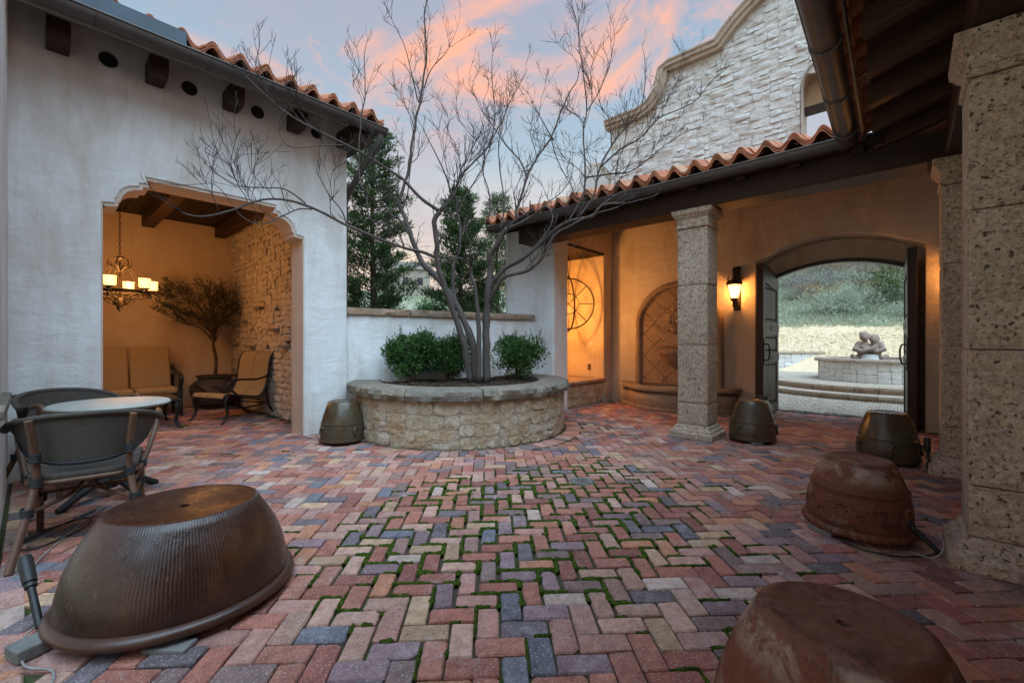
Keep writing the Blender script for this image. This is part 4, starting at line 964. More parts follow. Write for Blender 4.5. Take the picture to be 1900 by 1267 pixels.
TREE=[(0,0.048,0.03,[(4.13,4.53,0.61),(4.03,4.56,1.14),(3.93,4.59,1.44),(3.83,4.63,1.73),(3.74,4.65,1.97),(3.64,4.69,2.29),(3.62,4.64,2.48),(3.56,4.63,2.77),(3.59,4.56,2.91)]),(0,0.024,0.006,[(3.59,4.56,2.91),(3.38,4.68,3.06),(3.18,4.76,3.26),(3.03,4.84,3.35),(2.64,4.91,3.49),(2.24,4.91,3.55),(1.93,4.92,3.61),(1.74,4.92,3.68),(1.54,4.9,3.77),(1.44,4.92,3.86)]),(0,0.022,0.006,[(3.59,4.56,2.91),(3.69,4.41,3.07),(3.77,4.36,3.33),(3.89,4.27,3.53),(4.06,4.16,3.75),(4.19,4.09,4.03),(4.31,4.03,4.3)]),(0,0.014,0.004,[(3.69,4.41,3.07),(3.58,4.39,3.28),(3.48,4.42,3.5),(3.35,4.49,3.76),(3.31,4.54,3.9)]),(0,0.022,0.006,[(3.62,4.71,2.33),(3.46,4.75,2.38),(3.21,4.79,2.4),(2.87,4.87,2.48),(2.49,4.91,2.57),(2.17,4.92,2.67),(1.88,4.92,2.71),(1.64,4.9,2.67),(1.45,4.91,2.58),(1.32,4.92,2.49),(1.1,4.91,2.38),(0.97,4.92,2.37),(0.9,4.92,2.39)]),(0,0.009,0.003,[(2.02,4.92,2.72),(1.88,4.92,2.8),(1.77,4.92,2.82),(1.6,4.91,2.78),(1.39,4.92,2.74),(1.28,4.9,2.76),(1.2,4.92,2.81),(1.1,4.91,2.87)]),(0,0.009,0.003,[(2.49,4.91,2.57),(2.44,4.91,2.72),(2.29,4.92,2.88),(2.19,4.91,3.03),(2.15,4.92,3.11),(2.17,4.92,3.3)]),(0,0.008,0.003,[(2.09,4.92,2.67),(1.95,4.92,2.64),(1.77,4.92,2.52),(1.64,4.9,2.43),(1.53,4.92,2.4),(1.39,4.91,2.45),(1.3,4.91,2.57),(1.18,4.92,2.7),(1.05,4.91,2.67)]),(0,0.008,0.003,[(2.44,4.91,3.5),(2.24,4.91,3.43),(1.98,4.91,3.32),(1.84,4.91,3.29),(1.77,4.92,3.35),(1.75,4.92,3.43)]),(1,0.052,0.032,[(4.2,4.52,0.63),(4.17,4.55,1.19),(4.1,4.7,1.56),(4.07,4.81,1.76),(3.92,5.05,2.14),(3.8,5.19,2.31),(3.76,5.3,2.52),(3.7,5.37,2.78),(3.67,5.48,3.05)]),(1,0.03,0.007,[(3.67,5.48,3.05),(3.66,5.52,3.11),(3.65,5.57,3.29),(3.76,5.53,3.66),(3.79,5.49,3.97),(3.87,5.48,4.5),(3.91,5.44,4.76),(3.96,5.38,5.27),(3.98,5.36,5.52),(3.93,5.34,6.07),(3.95,5.31,6.29),(3.96,5.3,6.52)]),(1,0.018,0.005,[(3.7,5.37,2.74),(3.52,5.42,2.97),(3.45,5.42,2.97),(3.29,5.45,3.11),(2.75,4.91,3.0),(2.66,4.91,3.16),(2.66,4.92,3.45),(2.67,4.91,3.86),(2.73,4.91,4.19),(2.73,4.91,4.4),(2.72,4.92,4.71)]),(1,0.01,0.003,[(2.75,4.91,3.0),(2.79,4.92,2.73),(2.94,4.91,2.66),(3.38,5.35,2.66),(3.57,5.29,2.58)]),(1,0.01,0.003,[(3.9,5.45,4.79),(3.81,5.47,5.12),(3.71,5.51,5.53),(3.59,5.57,5.8),(3.51,5.65,6.02)]),(1,0.01,0.003,[(3.96,5.39,5.01),(4.03,5.3,5.29),(4.15,5.1,5.51),(4.23,5.01,5.76)]),(1,0.01,0.003,[(3.7,5.44,3.3),(3.73,5.41,3.74),(3.77,5.36,4.24),(3.65,5.42,4.65),(3.54,5.54,4.9)]),(2,0.034,0.016,[(4.32,4.61,0.6),(4.31,4.7,1.25),(4.22,4.87,1.61),(4.22,5.02,1.94),(4.22,5.02,2.23),(4.23,5.01,2.41),(4.28,4.95,2.59),(4.32,4.98,2.85),(4.34,5.04,3.11)]),(2,0.015,0.004,[(4.33,5.05,3.11),(4.41,4.97,3.4),(4.54,4.9,3.64),(4.67,4.83,3.92),(4.65,4.85,4.18),(4.53,4.98,4.38),(4.39,5.13,4.61)]),(2,0.012,0.004,[(4.63,4.71,2.97),(4.65,4.69,3.4),(4.58,4.78,3.82),(4.65,4.69,4.11),(4.71,4.63,4.62),(4.67,4.67,5.24),(4.69,4.65,5.64)]),(3,0.036,0.02,[(4.13,4.37,0.62),(4.12,4.36,1.34),(4.08,4.36,1.71),(4.02,4.35,1.95),(3.99,4.38,2.13),(3.96,4.34,2.21)]),(3,0.016,0.005,[(3.96,4.34,2.21),(3.81,4.36,2.29),(3.67,4.36,2.27),(3.51,4.39,2.2)]),(3,0.009,0.003,[(4.0,4.37,1.8),(3.86,4.37,1.97),(3.71,4.39,2.1),(3.57,4.4,2.19),(3.43,4.4,2.22)]),(3,0.011,0.003,[(3.96,4.34,2.21),(3.99,4.31,2.29),(4.0,4.37,2.48),(3.93,4.45,2.74),(3.96,4.42,2.91)]),(4,0.06,0.034,[(4.3,4.41,0.61),(4.3,4.41,1.16),(4.31,4.4,1.54),(4.29,4.35,1.92),(4.31,4.33,2.2),(4.28,4.29,2.38),(4.29,4.2,2.49),(4.29,4.12,2.62),(4.33,4.01,2.73)]),(4,0.026,0.008,[(4.33,4.01,2.73),(4.4,3.86,2.8),(4.36,3.9,2.92),(4.43,3.9,3.06),(4.54,3.85,3.44),(4.62,3.76,3.69),(4.8,3.64,4.0),(4.89,3.54,4.36),(4.99,3.43,4.67)]),(4,0.014,0.004,[(4.54,3.85,3.44),(4.51,3.96,3.69),(4.42,4.13,3.92),(4.34,4.3,4.2),(4.27,4.45,4.44),(4.19,4.61,4.83)]),(4,0.012,0.004,[(4.26,4.08,2.71),(4.33,4.08,3.1),(4.33,4.15,3.46),(4.35,4.21,3.86),(4.41,4.22,4.15),(4.48,4.14,4.51),(4.64,3.97,4.93)]),(4,0.026,0.007,[(4.33,4.01,2.73),(4.29,3.76,2.74),(4.33,3.56,2.82),(4.35,3.39,2.9),(4.38,3.29,2.78),(4.32,3.27,2.65)]),(4,0.034,0.014,[(4.31,4.32,1.97),(4.32,4.29,2.03),(4.38,4.11,2.21),(4.44,3.89,2.3),(4.5,3.75,2.4),(4.56,3.61,2.52),(4.59,3.43,2.65),(4.62,3.24,2.73),(4.66,3.05,2.75),(4.67,2.89,2.75),(4.7,2.78,2.87),(4.84,2.56,2.88)]),(4,0.016,0.004,[(4.68,3.1,2.79),(4.75,2.95,3.01),(4.77,2.85,3.37),(4.82,2.72,3.62),(4.95,2.59,3.86),(5.01,2.44,4.01),(5.05,2.39,4.36),(5.05,2.4,4.7)]),(4,0.016,0.004,[(4.65,3.28,2.72),(4.74,3.11,3.02),(4.77,3.07,3.3),(4.76,3.09,3.91),(4.79,3.06,4.15),(4.76,3.09,4.63),(4.72,3.13,4.99),(4.72,3.14,5.35)]),(4,0.012,0.004,[(4.77,2.85,3.37),(4.9,2.64,3.58),(5.01,2.44,3.69),(5.11,2.25,3.9),(5.22,2.07,3.98),(5.32,1.88,4.07),(5.44,1.75,4.29)]),(4,0.012,0.004,[(4.77,3.07,3.3),(4.94,2.82,3.33),(5.07,2.6,3.34),(5.18,2.4,3.48),(5.29,2.21,3.65),(5.46,2.02,3.81)]),(4,0.008,0.003,[(4.79,3.06,4.15),(4.9,2.93,4.43),(4.98,2.84,4.75),(5.03,2.79,5.11)]),(4,0.03,0.009,[(4.3,4.34,1.75),(4.29,4.27,1.84),(4.31,4.1,2.05),(4.34,3.92,2.1),(4.39,3.72,2.13),(4.44,3.59,2.23),(4.45,3.5,2.32),(4.48,3.39,2.51),(4.51,3.29,2.6),(4.54,3.18,2.64),(4.67,2.9,2.77),(4.78,2.7,2.82),(4.79,2.61,2.83)]),(4,0.012,0.003,[(4.7,2.78,2.87),(4.81,2.59,3.01),(4.99,2.32,3.06),(5.17,2.05,3.13),(5.34,1.78,3.14)]),(4,0.01,0.003,[(4.48,3.48,2.31),(4.5,3.38,2.33),(4.55,3.32,2.36)]),(4,0.012,0.003,[(4.82,3.62,3.97),(4.72,3.73,4.23),(4.63,3.83,4.46)]),(4,0.01,0.003,[(4.8,3.64,4.0),(4.77,3.52,3.67),(4.82,3.4,3.4),(4.86,3.28,3.18)]),(4,0.01,0.003,[(4.82,2.72,3.62),(4.81,2.74,3.93),(4.74,2.81,4.09),(4.7,2.86,4.27)])]

# ------------------------------------------------------------------ bare tree in the planter
BT = thing('bare_tree', 'leafless multi-stemmed tree with spreading grey limbs growing in the round planter', 'tree', (4.18, 4.47, .62), world=True)
STEMS = {}
rg = random.Random(77)
def smooth_path(P, n=4):
    P = [Vector(p) for p in P]; out = []
    for i in range(len(P) - 1):
        a, b, c_, d_ = P[max(i - 1, 0)], P[i], P[i + 1], P[min(i + 2, len(P) - 1)]
        for k in range(n):
            t_ = k / n; out.append(.5 * ((2 * b) + (c_ - a) * t_ + (2 * a - 5 * b + 4 * c_ - d_) * t_ * t_ + (-a + 3 * b - 3 * c_ + d_) * t_ ** 3))
    out.append(P[-1]); return out
TW = {}
def twig(mb, p, d, ln, r, lvl):
    pts = [p.copy()]; dirs = []; d = d.normalized(); n = max(3, int(ln / .07)); step = ln / n
    for i in range(n):
        d = (d + Vector((rg.gauss(0, .16), rg.gauss(0, .16), rg.gauss(0, .12) + .06))).normalized(); p = p + d * step
        if p.x < 3.25 and p.y > 4.97: p.y = 4.97; d.y = -abs(d.y)
        pts.append(p.copy()); dirs.append(d.copy())
    mb.tube(pts, [r, max(.0019, r * .42)], 5 if lvl == 0 else 4 if lvl == 1 else 3)
    if lvl >= 3: return
    k = int(ln / (.125 if lvl < 2 else .15)) + (1 if lvl < 1 else 0)
    for i in range(k):
        f = rg.uniform(.18, .97); q = min(n - 1, int(f * n)); base = pts[q].lerp(pts[q + 1], f * n - q if q < n else 0); ax = dirs[q]
        per = ax.orthogonal().normalized(); per.rotate(Matrix.Rotation(rg.uniform(0, 6.283), 3, ax))
        nd = (ax * rg.uniform(.55, .95) + per * rg.uniform(.45, .8) + Vector((0, 0, .28))).normalized()
        twig(mb, base, nd, ln * rg.uniform(.34, .66) * (1.1 - f * .4), max(.0023, r * rg.uniform(.45, .65)), lvl + 1)
tips = []
for si, r0, r1, P in TREE:
    sp = smooth_path(P); n = len(sp); rr = [r0 + (r1 - r0) * (i / (n - 1)) ** .8 for i in range(n)]
    sp2 = [p + Vector((nz(p.x * 6, p.z * 6, si), nz(p.y * 6, p.z * 6, si + 7), 0)) * min(.02, r0 * .5) for p in sp]
    rr = [q * (1 + .16 * nz(p.x * 14, p.y * 14, p.z * 14)) for q, p in zip(rr, sp2)]
    mb = MB(); mb.tube(sp2, rr, 10 if r0 > .02 else 7)
    if si not in STEMS: STEMS[si] = mb.build('stem', 'bark', BT, smooth=180); TW[si] = MB()
    else: mb.build('limb', 'bark', STEMS[si], smooth=180)
    main = r0 > .03
    L_ = sum((b - a).length for a, b in zip(sp2, sp2[1:]))
    left_ = sum(p.x * .7396 + p.y * .673 < 5.45 and p.y > 4.6 for p in sp2) > n * .5
    k = int(L_ * (2.2 if main else 3.6 if left_ else 5.6))
    for i in range(k):
        f = rg.uniform(.55 if main else .15, 1.0); q = min(n - 2, int(f * (n - 1))); ax = (sp2[q + 1] - sp2[q]).normalized()
        per = ax.orthogonal().normalized(); per.rotate(Matrix.Rotation(rg.uniform(0, 6.283), 3, ax))
        low = sp2[q].z < 2.4
        nd = (ax * rg.uniform(.4, .8) + per * rg.uniform(.3, .7) + Vector((0, 0, rg.uniform(.3, 1.1)))).normalized()
        twig(TW[si], sp2[q], nd, (.18 + .52 * rg.random() ** 1.6) * (.6 if low else 1.25) * (1.15 - .4 * f), max(.0035, min(.0075, rr[q] * .45)), 1 if (low or main) else 0)
    twig(TW[si], sp2[-1], (sp2[-1] - sp2[-3]), rg.uniform(.25, .45), rr[-1] * .9, 1); tips.append(sp2[-1]); tips.append(sp2[n // 2])
for si, mb in TW.items(): tag(mb.build('twigs', 'bark_twig', STEMS[si], smooth=180, recalc=False), kind='stuff')
for i in range(26):
    p = rg.choice(tips) + Vector((rg.gauss(0, .006), rg.gauss(0, .006), -.004)); m_ = Matrix.Rotation(rg.uniform(0, 6.3), 3, 'Z') @ Matrix.Rotation(rg.uniform(.8, 1.6), 3, 'X')
    mb = MB(); mb.add([p + m_ @ Vector(q) for q in ((0, 0, 0), (.009, .016, .003), (.007, .034, 0), (0, .05, -.004), (-.007, .034, 0), (-.009, .016, .003))], [(0, 1, 2, 3, 4, 5)]); mb.build('dry_leaf', 'leaf_dry', BT)

# ------------------------------------------------------------------ leafy plants
def leaf_quads(mb, p, d, ln, wd, rg, fold=.3):
    d = d.normalized(); s = d.cross(Vector((rg.gauss(0, 1), rg.gauss(0, 1), rg.gauss(0, 1)))); s.normalize(); n = s.cross(d)
    mb.add([p, p + d * ln * .5 + s * wd + n * wd * fold, p + d * ln, p + d * ln * .5 - s * wd + n * wd * fold], [(0, 1, 2), (0, 2, 3)])
def shrub(name, label, cat, loc, sx, sy, h, leaves, ln, wd, mat, seed, group=None, stems=9, lumps=26, top=.9, stem_mat='bark_brown', up=.5, fol='foliage', shoots=0):
    t_ = thing(name, label, cat, loc, group); rg = random.Random(seed); mb = MB(); sb = MB()
    C_ = []
    for i in range(lumps):
        a = rg.uniform(0, 6.283); q = math.sqrt(rg.uniform(0, 1)); z = rg.uniform(.22, 1) ** .8
        C_.append((Vector((sx * q * math.cos(a) * .82, sy * q * math.sin(a) * .82, h * z * top)), rg.uniform(.14, .26) * min(sx, sy, h) * 1.9))
    for i in range(stems):
        c_ = C_[i % lumps][0]; sb.tube([(rg.gauss(0, .05 * sx), rg.gauss(0, .05 * sy), -.03), (c_.x * .4, c_.y * .4, c_.z * .5), c_], [.009, .003], 5)
    for i in range(leaves):
        c_, r_ = rg.choice(C_); v = Vector((rg.gauss(0, 1), rg.gauss(0, 1), rg.gauss(0, 1))).normalized(); p = c_ + v * r_ * (rg.uniform(.45, 1.05) + abs(rg.gauss(0, .12)))
        if p.z < .03: p.z = rg.uniform(.03, .2)
        leaf_quads(mb, p, v + Vector((0, 0, up)) + Vector((rg.gauss(0, .4), rg.gauss(0, .4), rg.gauss(0, .3))), ln * rg.uniform(.7, 1.3), wd * rg.uniform(.7, 1.2), rg)
    for i in range(shoots):
        c_, r_ = rg.choice(C_); v = Vector((rg.gauss(0, .5), rg.gauss(0, .5), rg.uniform(.3, 1))).normalized(); p = c_ + v * r_ * .9; d = (v + Vector((0, 0, .9))).normalized(); L_ = rg.uniform(.07, .17)
        sb.tube([p, p + d * L_], [.0025, .0012], 3)
        for k in range(9): leaf_quads(mb, p + d * (L_ * k / 8), d * .6 + Vector((rg.gauss(0, .7), rg.gauss(0, .7), rg.gauss(0, .5))), ln * rg.uniform(.6, 1.1), wd * rg.uniform(.7, 1.1), rg)
    mb.build(fol, mat, t_, recalc=False); sb.build('stems', stem_mat, t_, recalc=False); return t_
shrub('boxwood_bush', 'tall leafy green bush at the left end of the planter', 'bush', (3.62, 5.22, .61), .46, .30, .68, 8500, .036, .012, 'leaf_box', 1, lumps=40, shoots=90)
shrub('boxwood_bush', 'leafy green bush in the planter, just left of the tree stems', 'bush', (4.22, 5.12, .61), .36, .30, .64, 6500, .036, .012, 'leaf_box', 2, lumps=34, shoots=70)
shrub('boxwood_bush', 'rounded green bush on the right side of the planter, beside the pale wing wall', 'bush', (4.90, 4.36, .61), .40, .34, .62, 7200, .036, .012, 'leaf_box', 3, lumps=34, shoots=80)

def conifer(label, loc, rad, h, seed, n_br=210, per=150, z0=.2, mat='leaf_conifer', power=.75):
    t_ = thing('conifer_tree', label, 'tree', loc, 'conifers behind the garden wall'); rg = random.Random(seed); mb = MB(); br = MB()
    MB().tube([(0, 0, -.3), (.03, .02, h * .3), (-.02, .03, h * .65), (0, 0, h * .97)], [.10, .015], 9).build('trunk', 'bark_brown', t_, smooth=180)
    for i in range(n_br):
        z = z0 + (h - z0) * (i / n_br) ** 1.05; f = 1 - (z - z0) / (h - z0); L_ = rad * (f ** power * .92 + .10) * rg.uniform(.45, 1.22); a = i * 2.4 + rg.gauss(0, .3)
        d = Vector((math.cos(a), math.sin(a), rg.uniform(.15, .65))).normalized(); o = Vector((0, 0, z)); e = o + d * L_; br.tube([o, o + d * L_ * .5 + Vector((0, 0, -.02)), e], [.012, .003], 4)
        for k in range(int(per * (.35 + L_ / rad))):
            q = rg.uniform(.25, 1.03) ** .7; p = o + d * L_ * q + Vector((rg.gauss(0, 1), rg.gauss(0, 1), rg.gauss(0, .8))) * (.03 + .045 * rad) * (1.2 - .5 * q)
            leaf_quads(mb, p, d * .6 + Vector((rg.gauss(0, .55), rg.gauss(0, .55), .45 + rg.gauss(0, .4))), rg.uniform(.07, .14), .011, rg, .15)
    tag(mb.build('crown', mat, t_, recalc=False)); br.build('branches', 'bark_brown', t_, recalc=False); return t_
conifer('tall dense green conifer behind the garden wall, beside the end of the white building', (4.75, 8.2, -.1), 1.02, 5.6, 5, 190, 150, .4, power=.42)
conifer('broad dark green conifer behind the tree stems, over the garden wall', (6.15, 7.05, -.1), .98, 4.45, 6, 170, 150, .3, power=.5)
conifer('distant green conifer whose top shows above the left end of the porch roof', (10.2, 9.9, -.1), 1.5, 6.0, 7, 190, 130, .5, power=.7)

# ------------------------------------------------------------------ upturned pots
def pot(name, label, loc, prof, mat, rimprof=None, rim_mat=None, tilt=(0, 0), seg=64, mod=None, hole=.02, lift=.0, extra=None, group=None, rz=0):
    """prof from the wide mouth (on the ground) to the flat base on top"""
    t_ = thing(name, label, 'pot', (*loc, lift), group); t_.rotation_euler = (tilt[0], tilt[1], rz)
    r_t, z_t = prof[-1]
    p2 = prof + [(r_t - .012, z_t + .004), (r_t - .03, z_t - .004), (hole + .02, z_t - .010), (hole, z_t - .013), (hole, z_t - .05), (.001, z_t - .05)]
    b = MB().lathe(p2, seg, cap=False, mod=None).build('body', mat, t_, smooth=50)
    if rimprof: MB().lathe(rimprof + [rimprof[0]], seg * 2 if mod else seg, cap=False, mod=mod).build('rim', rim_mat or mat, t_, smooth=60)
    if extra: extra(t_)
    return t_
pot('upturned_pot', 'large brown glazed ribbed pot upside down in the left foreground', (.485, 2.56),
    [(.435, .03), (.44, .06), (.432, .12), (.415, .19), (.388, .26), (.352, .325), (.318, .375), (.300, .405)], 'glaze',
    [(.41, .0), (.462, .003), (.473, .017), (.466, .036), (.448, .046), (.43, .048)], 'glaze_rim', (R(-1.2), R(1.0)), 96, None, .022, .022)
def lugs(t_):
    for a in (.6, 2.7, 4.4, 5.6):
        mb = MB(); c, s = math.cos(a), math.sin(a); mb.tube([(.244 * c - .03 * s, .244 * s + .03 * c, .16), (.262 * c, .262 * s, .17), (.255 * c + .02 * s, .255 * s - .02 * c, .12), (.262 * c, .262 * s, .085), (.25 * c - .015 * s, .25 * s + .015 * c, .07)], [.014, .01, .016, .012, .006], 7); mb.build('lug', 'glaze_olive', t_, smooth=180)
    mb = MB(); mb.lathe([(.236, .195), (.246, .20), (.246, .212), (.232, .218)], 48, cap=False); mb.build('band', 'glaze_olive', t_, smooth=60)
JP = [(.245, .012), (.252, .05), (.252, .12), (.243, .19), (.226, .27), (.200, .36), (.172, .435), (.160, .455), (.150, .462)]
JR = [(.22, .0), (.252, .0), (.260, .015), (.255, .035), (.24, .035)]
pot('upturned_pot', 'brown glazed upturned pot in the corner between the white pier and the planter', (2.50, 5.02), JP, 'glaze_olive', JR, None, (0, R(1)), 48, None, .015, .03, lugs, 'olive-brown glazed upturned pots', .4)
pot('upturned_pot', 'olive glazed upturned pot left of the gateway, beside the open gate leaf', (5.86, 1.40), JP, 'glaze_olive', JR, None, (R(1), 0), 48, None, .015, .03, lugs, 'olive-brown glazed upturned pots', 2.2)
pot('upturned_pot', 'dark glazed upturned pot right of the gateway, behind the weathered terracotta pot', (5.78, .16), JP, 'glaze_olive', JR, None, (0, 0), 48, None, .015, .03, lugs, 'olive-brown glazed upturned pots', 4.0)
def flower(t_):
    for a0 in (2.9, 3.6, 4.3, 2.2):
        for k in range(8):
            b = k * math.pi / 4; a = a0 + .028 * math.cos(b) / .26; z = .165 + .028 * math.sin(b); MB().ball((.262 * math.cos(a), .262 * math.sin(a), z), .012, 7).build('petal', 'terracotta', t_, smooth=180)
    for z, r_ in ((.25, .253), (.262, .251), (.085, .268), (.098, .268)):
        MB().lathe([(r_ - .006, z - .005), (r_ + .003, z), (r_ - .006, z + .005)], 56, cap=False).build('band', 'terracotta', t_, smooth=60)
pot('upturned_pot', 'weathered terracotta upturned pot with a scalloped rim, on the right side of the courtyard', (3.53, .245),
    [(.255, .03), (.270, .07), (.270, .13), (.262, .19), (.246, .255), (.220, .33), (.190, .40), (.178, .418), (.168, .424)], 'terracotta',
    [(.235, .0), (.275, .0), (.288, .018), (.280, .042), (.255, .048)], 'terracotta', (R(1), R(-1)), 56, lambda a, z: 1 + .022 * math.sin(a * 36), .014, .035, flower)
pot('upturned_pot', 'reddish brown upturned pot with a drain hole, cut by the bottom edge at right', (1.50, .135),
    [(.322, .03), (.330, .08), (.318, .16), (.292, .245), (.258, .325), (.222, .395), (.208, .417), (.194, .424)], 'terracotta',
    [(.30, .0), (.335, .0), (.345, .02), (.335, .045), (.315, .048)], 'terracotta', (0, R(1.5)), 64, None, .017, .01)
pot('green_vase', 'small green glazed vase standing behind the open left gate leaf', (7.35, 1.62), [(.09, 0), (.13, .05), (.15, .13), (.145, .20), (.11, .27), (.075, .31), (.07, .35), (.085, .38)], 'vase_green', None, None, (0, 0), 32)
def block(label, x, y, sx, sy, h, rz):
    b = MB().box(-sx / 2, sx / 2, -sy / 2, sy / 2, 0, h).build('support_block', 'block', bevel=.006); b.location = (x, y, .0); b.rotation_euler = (0, 0, rz); tag(b, label, 'block', 'grey blocks propping the pots')
block('grey wedge under the front rim of the large ribbed pot', .36, 2.135, .17, .075, .022, R(-48))
block('stone chunk on the ground at the left end of the large ribbed pot', -.01, 2.50, .10, .10, .05, R(20))
block('grey block under the left side of the scalloped terracotta pot', 3.34, .40, .15, .07, .035, R(60))
block('grey block under the pot left of the gateway', 5.66, 1.30, .13, .06, .03, R(-45))
block('pale block under the right side of the pot by the planter', 2.66, 4.84, .07, .05, .03, R(10))
block('dark block under the left side of the pot by the planter', 2.33, 5.20, .07, .05, .03, R(30))

# ------------------------------------------------------------------ garden lights, cables, drain
def glight(label, loc, rz, tilt, ln=.30):
    t_ = thing('garden_light', label, 'light', loc, 'black stake lights beside the pots'); t_.rotation_euler = (0, tilt, rz)
    MB().tube([(0, 0, 0), (0, 0, ln * .62)], .014, 10).build('stake', 'plastic_black', t_, smooth=50); MB().lathe([(.014, ln * .6), (.024, ln * .62), (.026, ln * .95), (.022, ln), (.018, ln * .97)], 14).build('lamp_head', 'plastic_black', t_, smooth=40); MB().tube([(0, 0, ln * .55), (0, 0, ln * .60)], .021, 10).build('collar', 'plastic_black', t_, smooth=40)
glight('black stake light leaning beside the large ribbed pot', (.02, 2.66, .02), R(100), R(50), .34)
glight('black stake light leaning toward the nearest column, behind the scalloped pot', (3.40, -.13, .02), R(80), R(48), .28)
glight('black stake light standing right of the dark pot by the gateway', (5.62, -.14, .0), R(20), R(8), .30)
def cable(label, pts, r, mat): tag(MB().tube(smooth_path(pts, 6), r, 6).build('cable', mat, smooth=180), label, 'cable')
cable('thin white cable looping on the paving at the bottom left corner', [(.02, 2.70, .02), (-.03, 2.60, .012), (-.02, 2.40, .011), (.05, 2.28, .011), (.02, 2.12, .011), (-.05, 2.0, .011)], .004, 'cable_white')
cable('black cable coiled on the bricks under the near cafe chair', [(-.05, 3.9, .011), (.08, 4.05, .012), (.25, 4.1, .011), (.22, 3.9, .012), (.02, 3.72, .011), (-.06, 3.80, .013), (.05, 3.98, .014), (.3, 4.25, .011)], .005, 'plastic_black')
cable('grey cable running from the table foot across the left paving', [(.35, 4.3, .011), (.15, 3.85, .011), (.02, 3.5, .011), (-.04, 3.2, .011)], .004, 'cable_white')
cable('black cable lying on the bricks in front of the scalloped pot', [(3.30, .34, .011), (3.20, .22, .011), (3.22, .05, .011), (3.32, -.06, .012), (3.40, -.12, .02)], .005, 'plastic_black')
cable('white cable arching from the stake light beside the scalloped pot', [(3.42, -.10, .10), (3.38, -.12, .13), (3.30, -.14, .10), (3.28, -.10, .03), (3.34, 0.0, .012)], .004, 'cable_white')
cable('white cable on the paving at the foot of the dark gateway pot', [(5.45, .12, .011), (5.44, .0, .011), (5.50, -.08, .012), (5.62, -.13, .10), (5.66, -.15, .2)], .004, 'cable_white')
cable('short cable end at the foot of the column by the wall fountain', [(5.52, 1.70, .011), (5.46, 1.63, .02), (5.44, 1.56, .011), (5.50, 1.52, .011)], .005, 'cable_white')
DR = thing('drain_cover', 'round grey drain cover set flush in the brick paving', 'drain', (3.17, 2.07, .003))
MB().lathe([(.001, .006), (.085, .006), (.09, .0), (.105, .004), (.11, -.01)], 28, cap=False).build('plate', 'block', DR, smooth=40)
for i in range(5): MB().box(-.06 + abs(i - 2) * .012, .06 - abs(i - 2) * .012, -.046 + i * .023, -.040 + i * .023, .0062, .0075).build('slot', 'plastic_black', DR)

# ------------------------------------------------------------------ wall fountain
WF = thing('wall_fountain', 'carved stone wall fountain with arched back, mask spout and lobed basin', 'fountain', (8.0, 3.15, 0), world=True)
FY, FW, FS = 3.15, .80, 1.50                          # centre, half width, spring height
outer = [(FY - FW, .40)] + [(FY - FW * math.cos(a), FS + FW * math.sin(a)) for a in (math.pi * i / 28 for i in range(29))] + [(FY + FW, .40)]
iw = FW - .115
inner = [(FY - iw, .40)] + [(FY - iw * math.cos(a), FS + iw * math.sin(a)) for a in (math.pi * i / 28 for i in range(29))] + [(FY + iw, .40)]
for a in range(0, 30, 3):                             # surround in cut blocks with a rounded front
    mb = MB(); seg = list(zip(outer, inner))[a:a + 4]
    for i, ((y0, z0), (y1, z1)) in enumerate(seg):
        for f, x in ((0, 7.995), (0, 7.93), (.15, 7.90), (.5, 7.885), (.85, 7.90), (1, 7.93), (1, 7.995)): mb.v.append((x, y0 + (y1 - y0) * f, z0 + (z1 - z0) * f))
    mb.f = [(k * 7 + j, k * 7 + (j + 1) % 7, (k + 1) * 7 + (j + 1) % 7, (k + 1) * 7 + j) for k in range(len(seg) - 1) for j in range(7)] + [tuple(range(7))[::-1], tuple((len(seg) - 1) * 7 + j for j in range(7))]
    mb.build('surround_stone', 'cantera_dark', WF, smooth=50)
def clip_poly(poly, clip_):
    out = poly
    for i in range(len(clip_)):
        a, b = clip_[i], clip_[(i + 1) % len(clip_)]; src = out; out = []
        if not src: return []
        side = lambda p: (b[0] - a[0]) * (p[1] - a[1]) - (b[1] - a[1]) * (p[0] - a[0])
        for j in range(len(src)):
            p, q = src[j], src[(j + 1) % len(src)]; sp_, sq = side(p), side(q)
            if sp_ >= 0: out.append(p)
            if (sp_ >= 0) != (sq >= 0): t_ = sp_ / (sp_ - sq); out.append((p[0] + (q[0] - p[0]) * t_, p[1] + (q[1] - p[1]) * t_))
    return out
ccw = inner[::-1]; area = sum(ccw[i][0] * ccw[(i + 1) % len(ccw)][1] - ccw[(i + 1) % len(ccw)][0] * ccw[i][1] for i in range(len(ccw)))
if area < 0: ccw = ccw[::-1]
MB().prism(ccw, fy, 7.975, 7.996).build('back_panel', 'mortar', WF)
D_ = .21
for i in range(-8, 9):
    for j in range(-8, 9):
        if (i + j) % 2: continue
        c = (FY + i * D_, 1.35 + j * D_); g = D_ - .006; pl = clip_poly([(c[0] - g, c[1]), (c[0], c[1] - g), (c[0] + g, c[1]), (c[0], c[1] + g)], ccw)
        if len(pl) >= 3: MB().prism(pl, fy, 7.955, 7.974).build('back_tile', 'cantera_dark', WF, bevel=.003)
mk = MB()                                             # mask spout
mk.ball((7.93, FY, 1.62), .17, 16, (.7, 1, 1.15)); mk.ball((7.83, FY, 1.58), .045, 10, (1, .8, 1.4)); mk.ball((7.83, FY, 1.48), .05, 10, (.8, 1.3, .6))
for s in (1, -1):
    mk.ball((7.83, FY + s * .06, 1.66), .04, 10); mk.ball((7.83, FY + s * .075, 1.57), .05, 10); mk.ball((7.92, FY + s * .15, 1.62), .07, 10, (.7, 1, 1.5)); mk.ball((7.90, FY + s * .11, 1.76), .07, 10); mk.ball((7.90, FY + s * .10, 1.45), .06, 10)
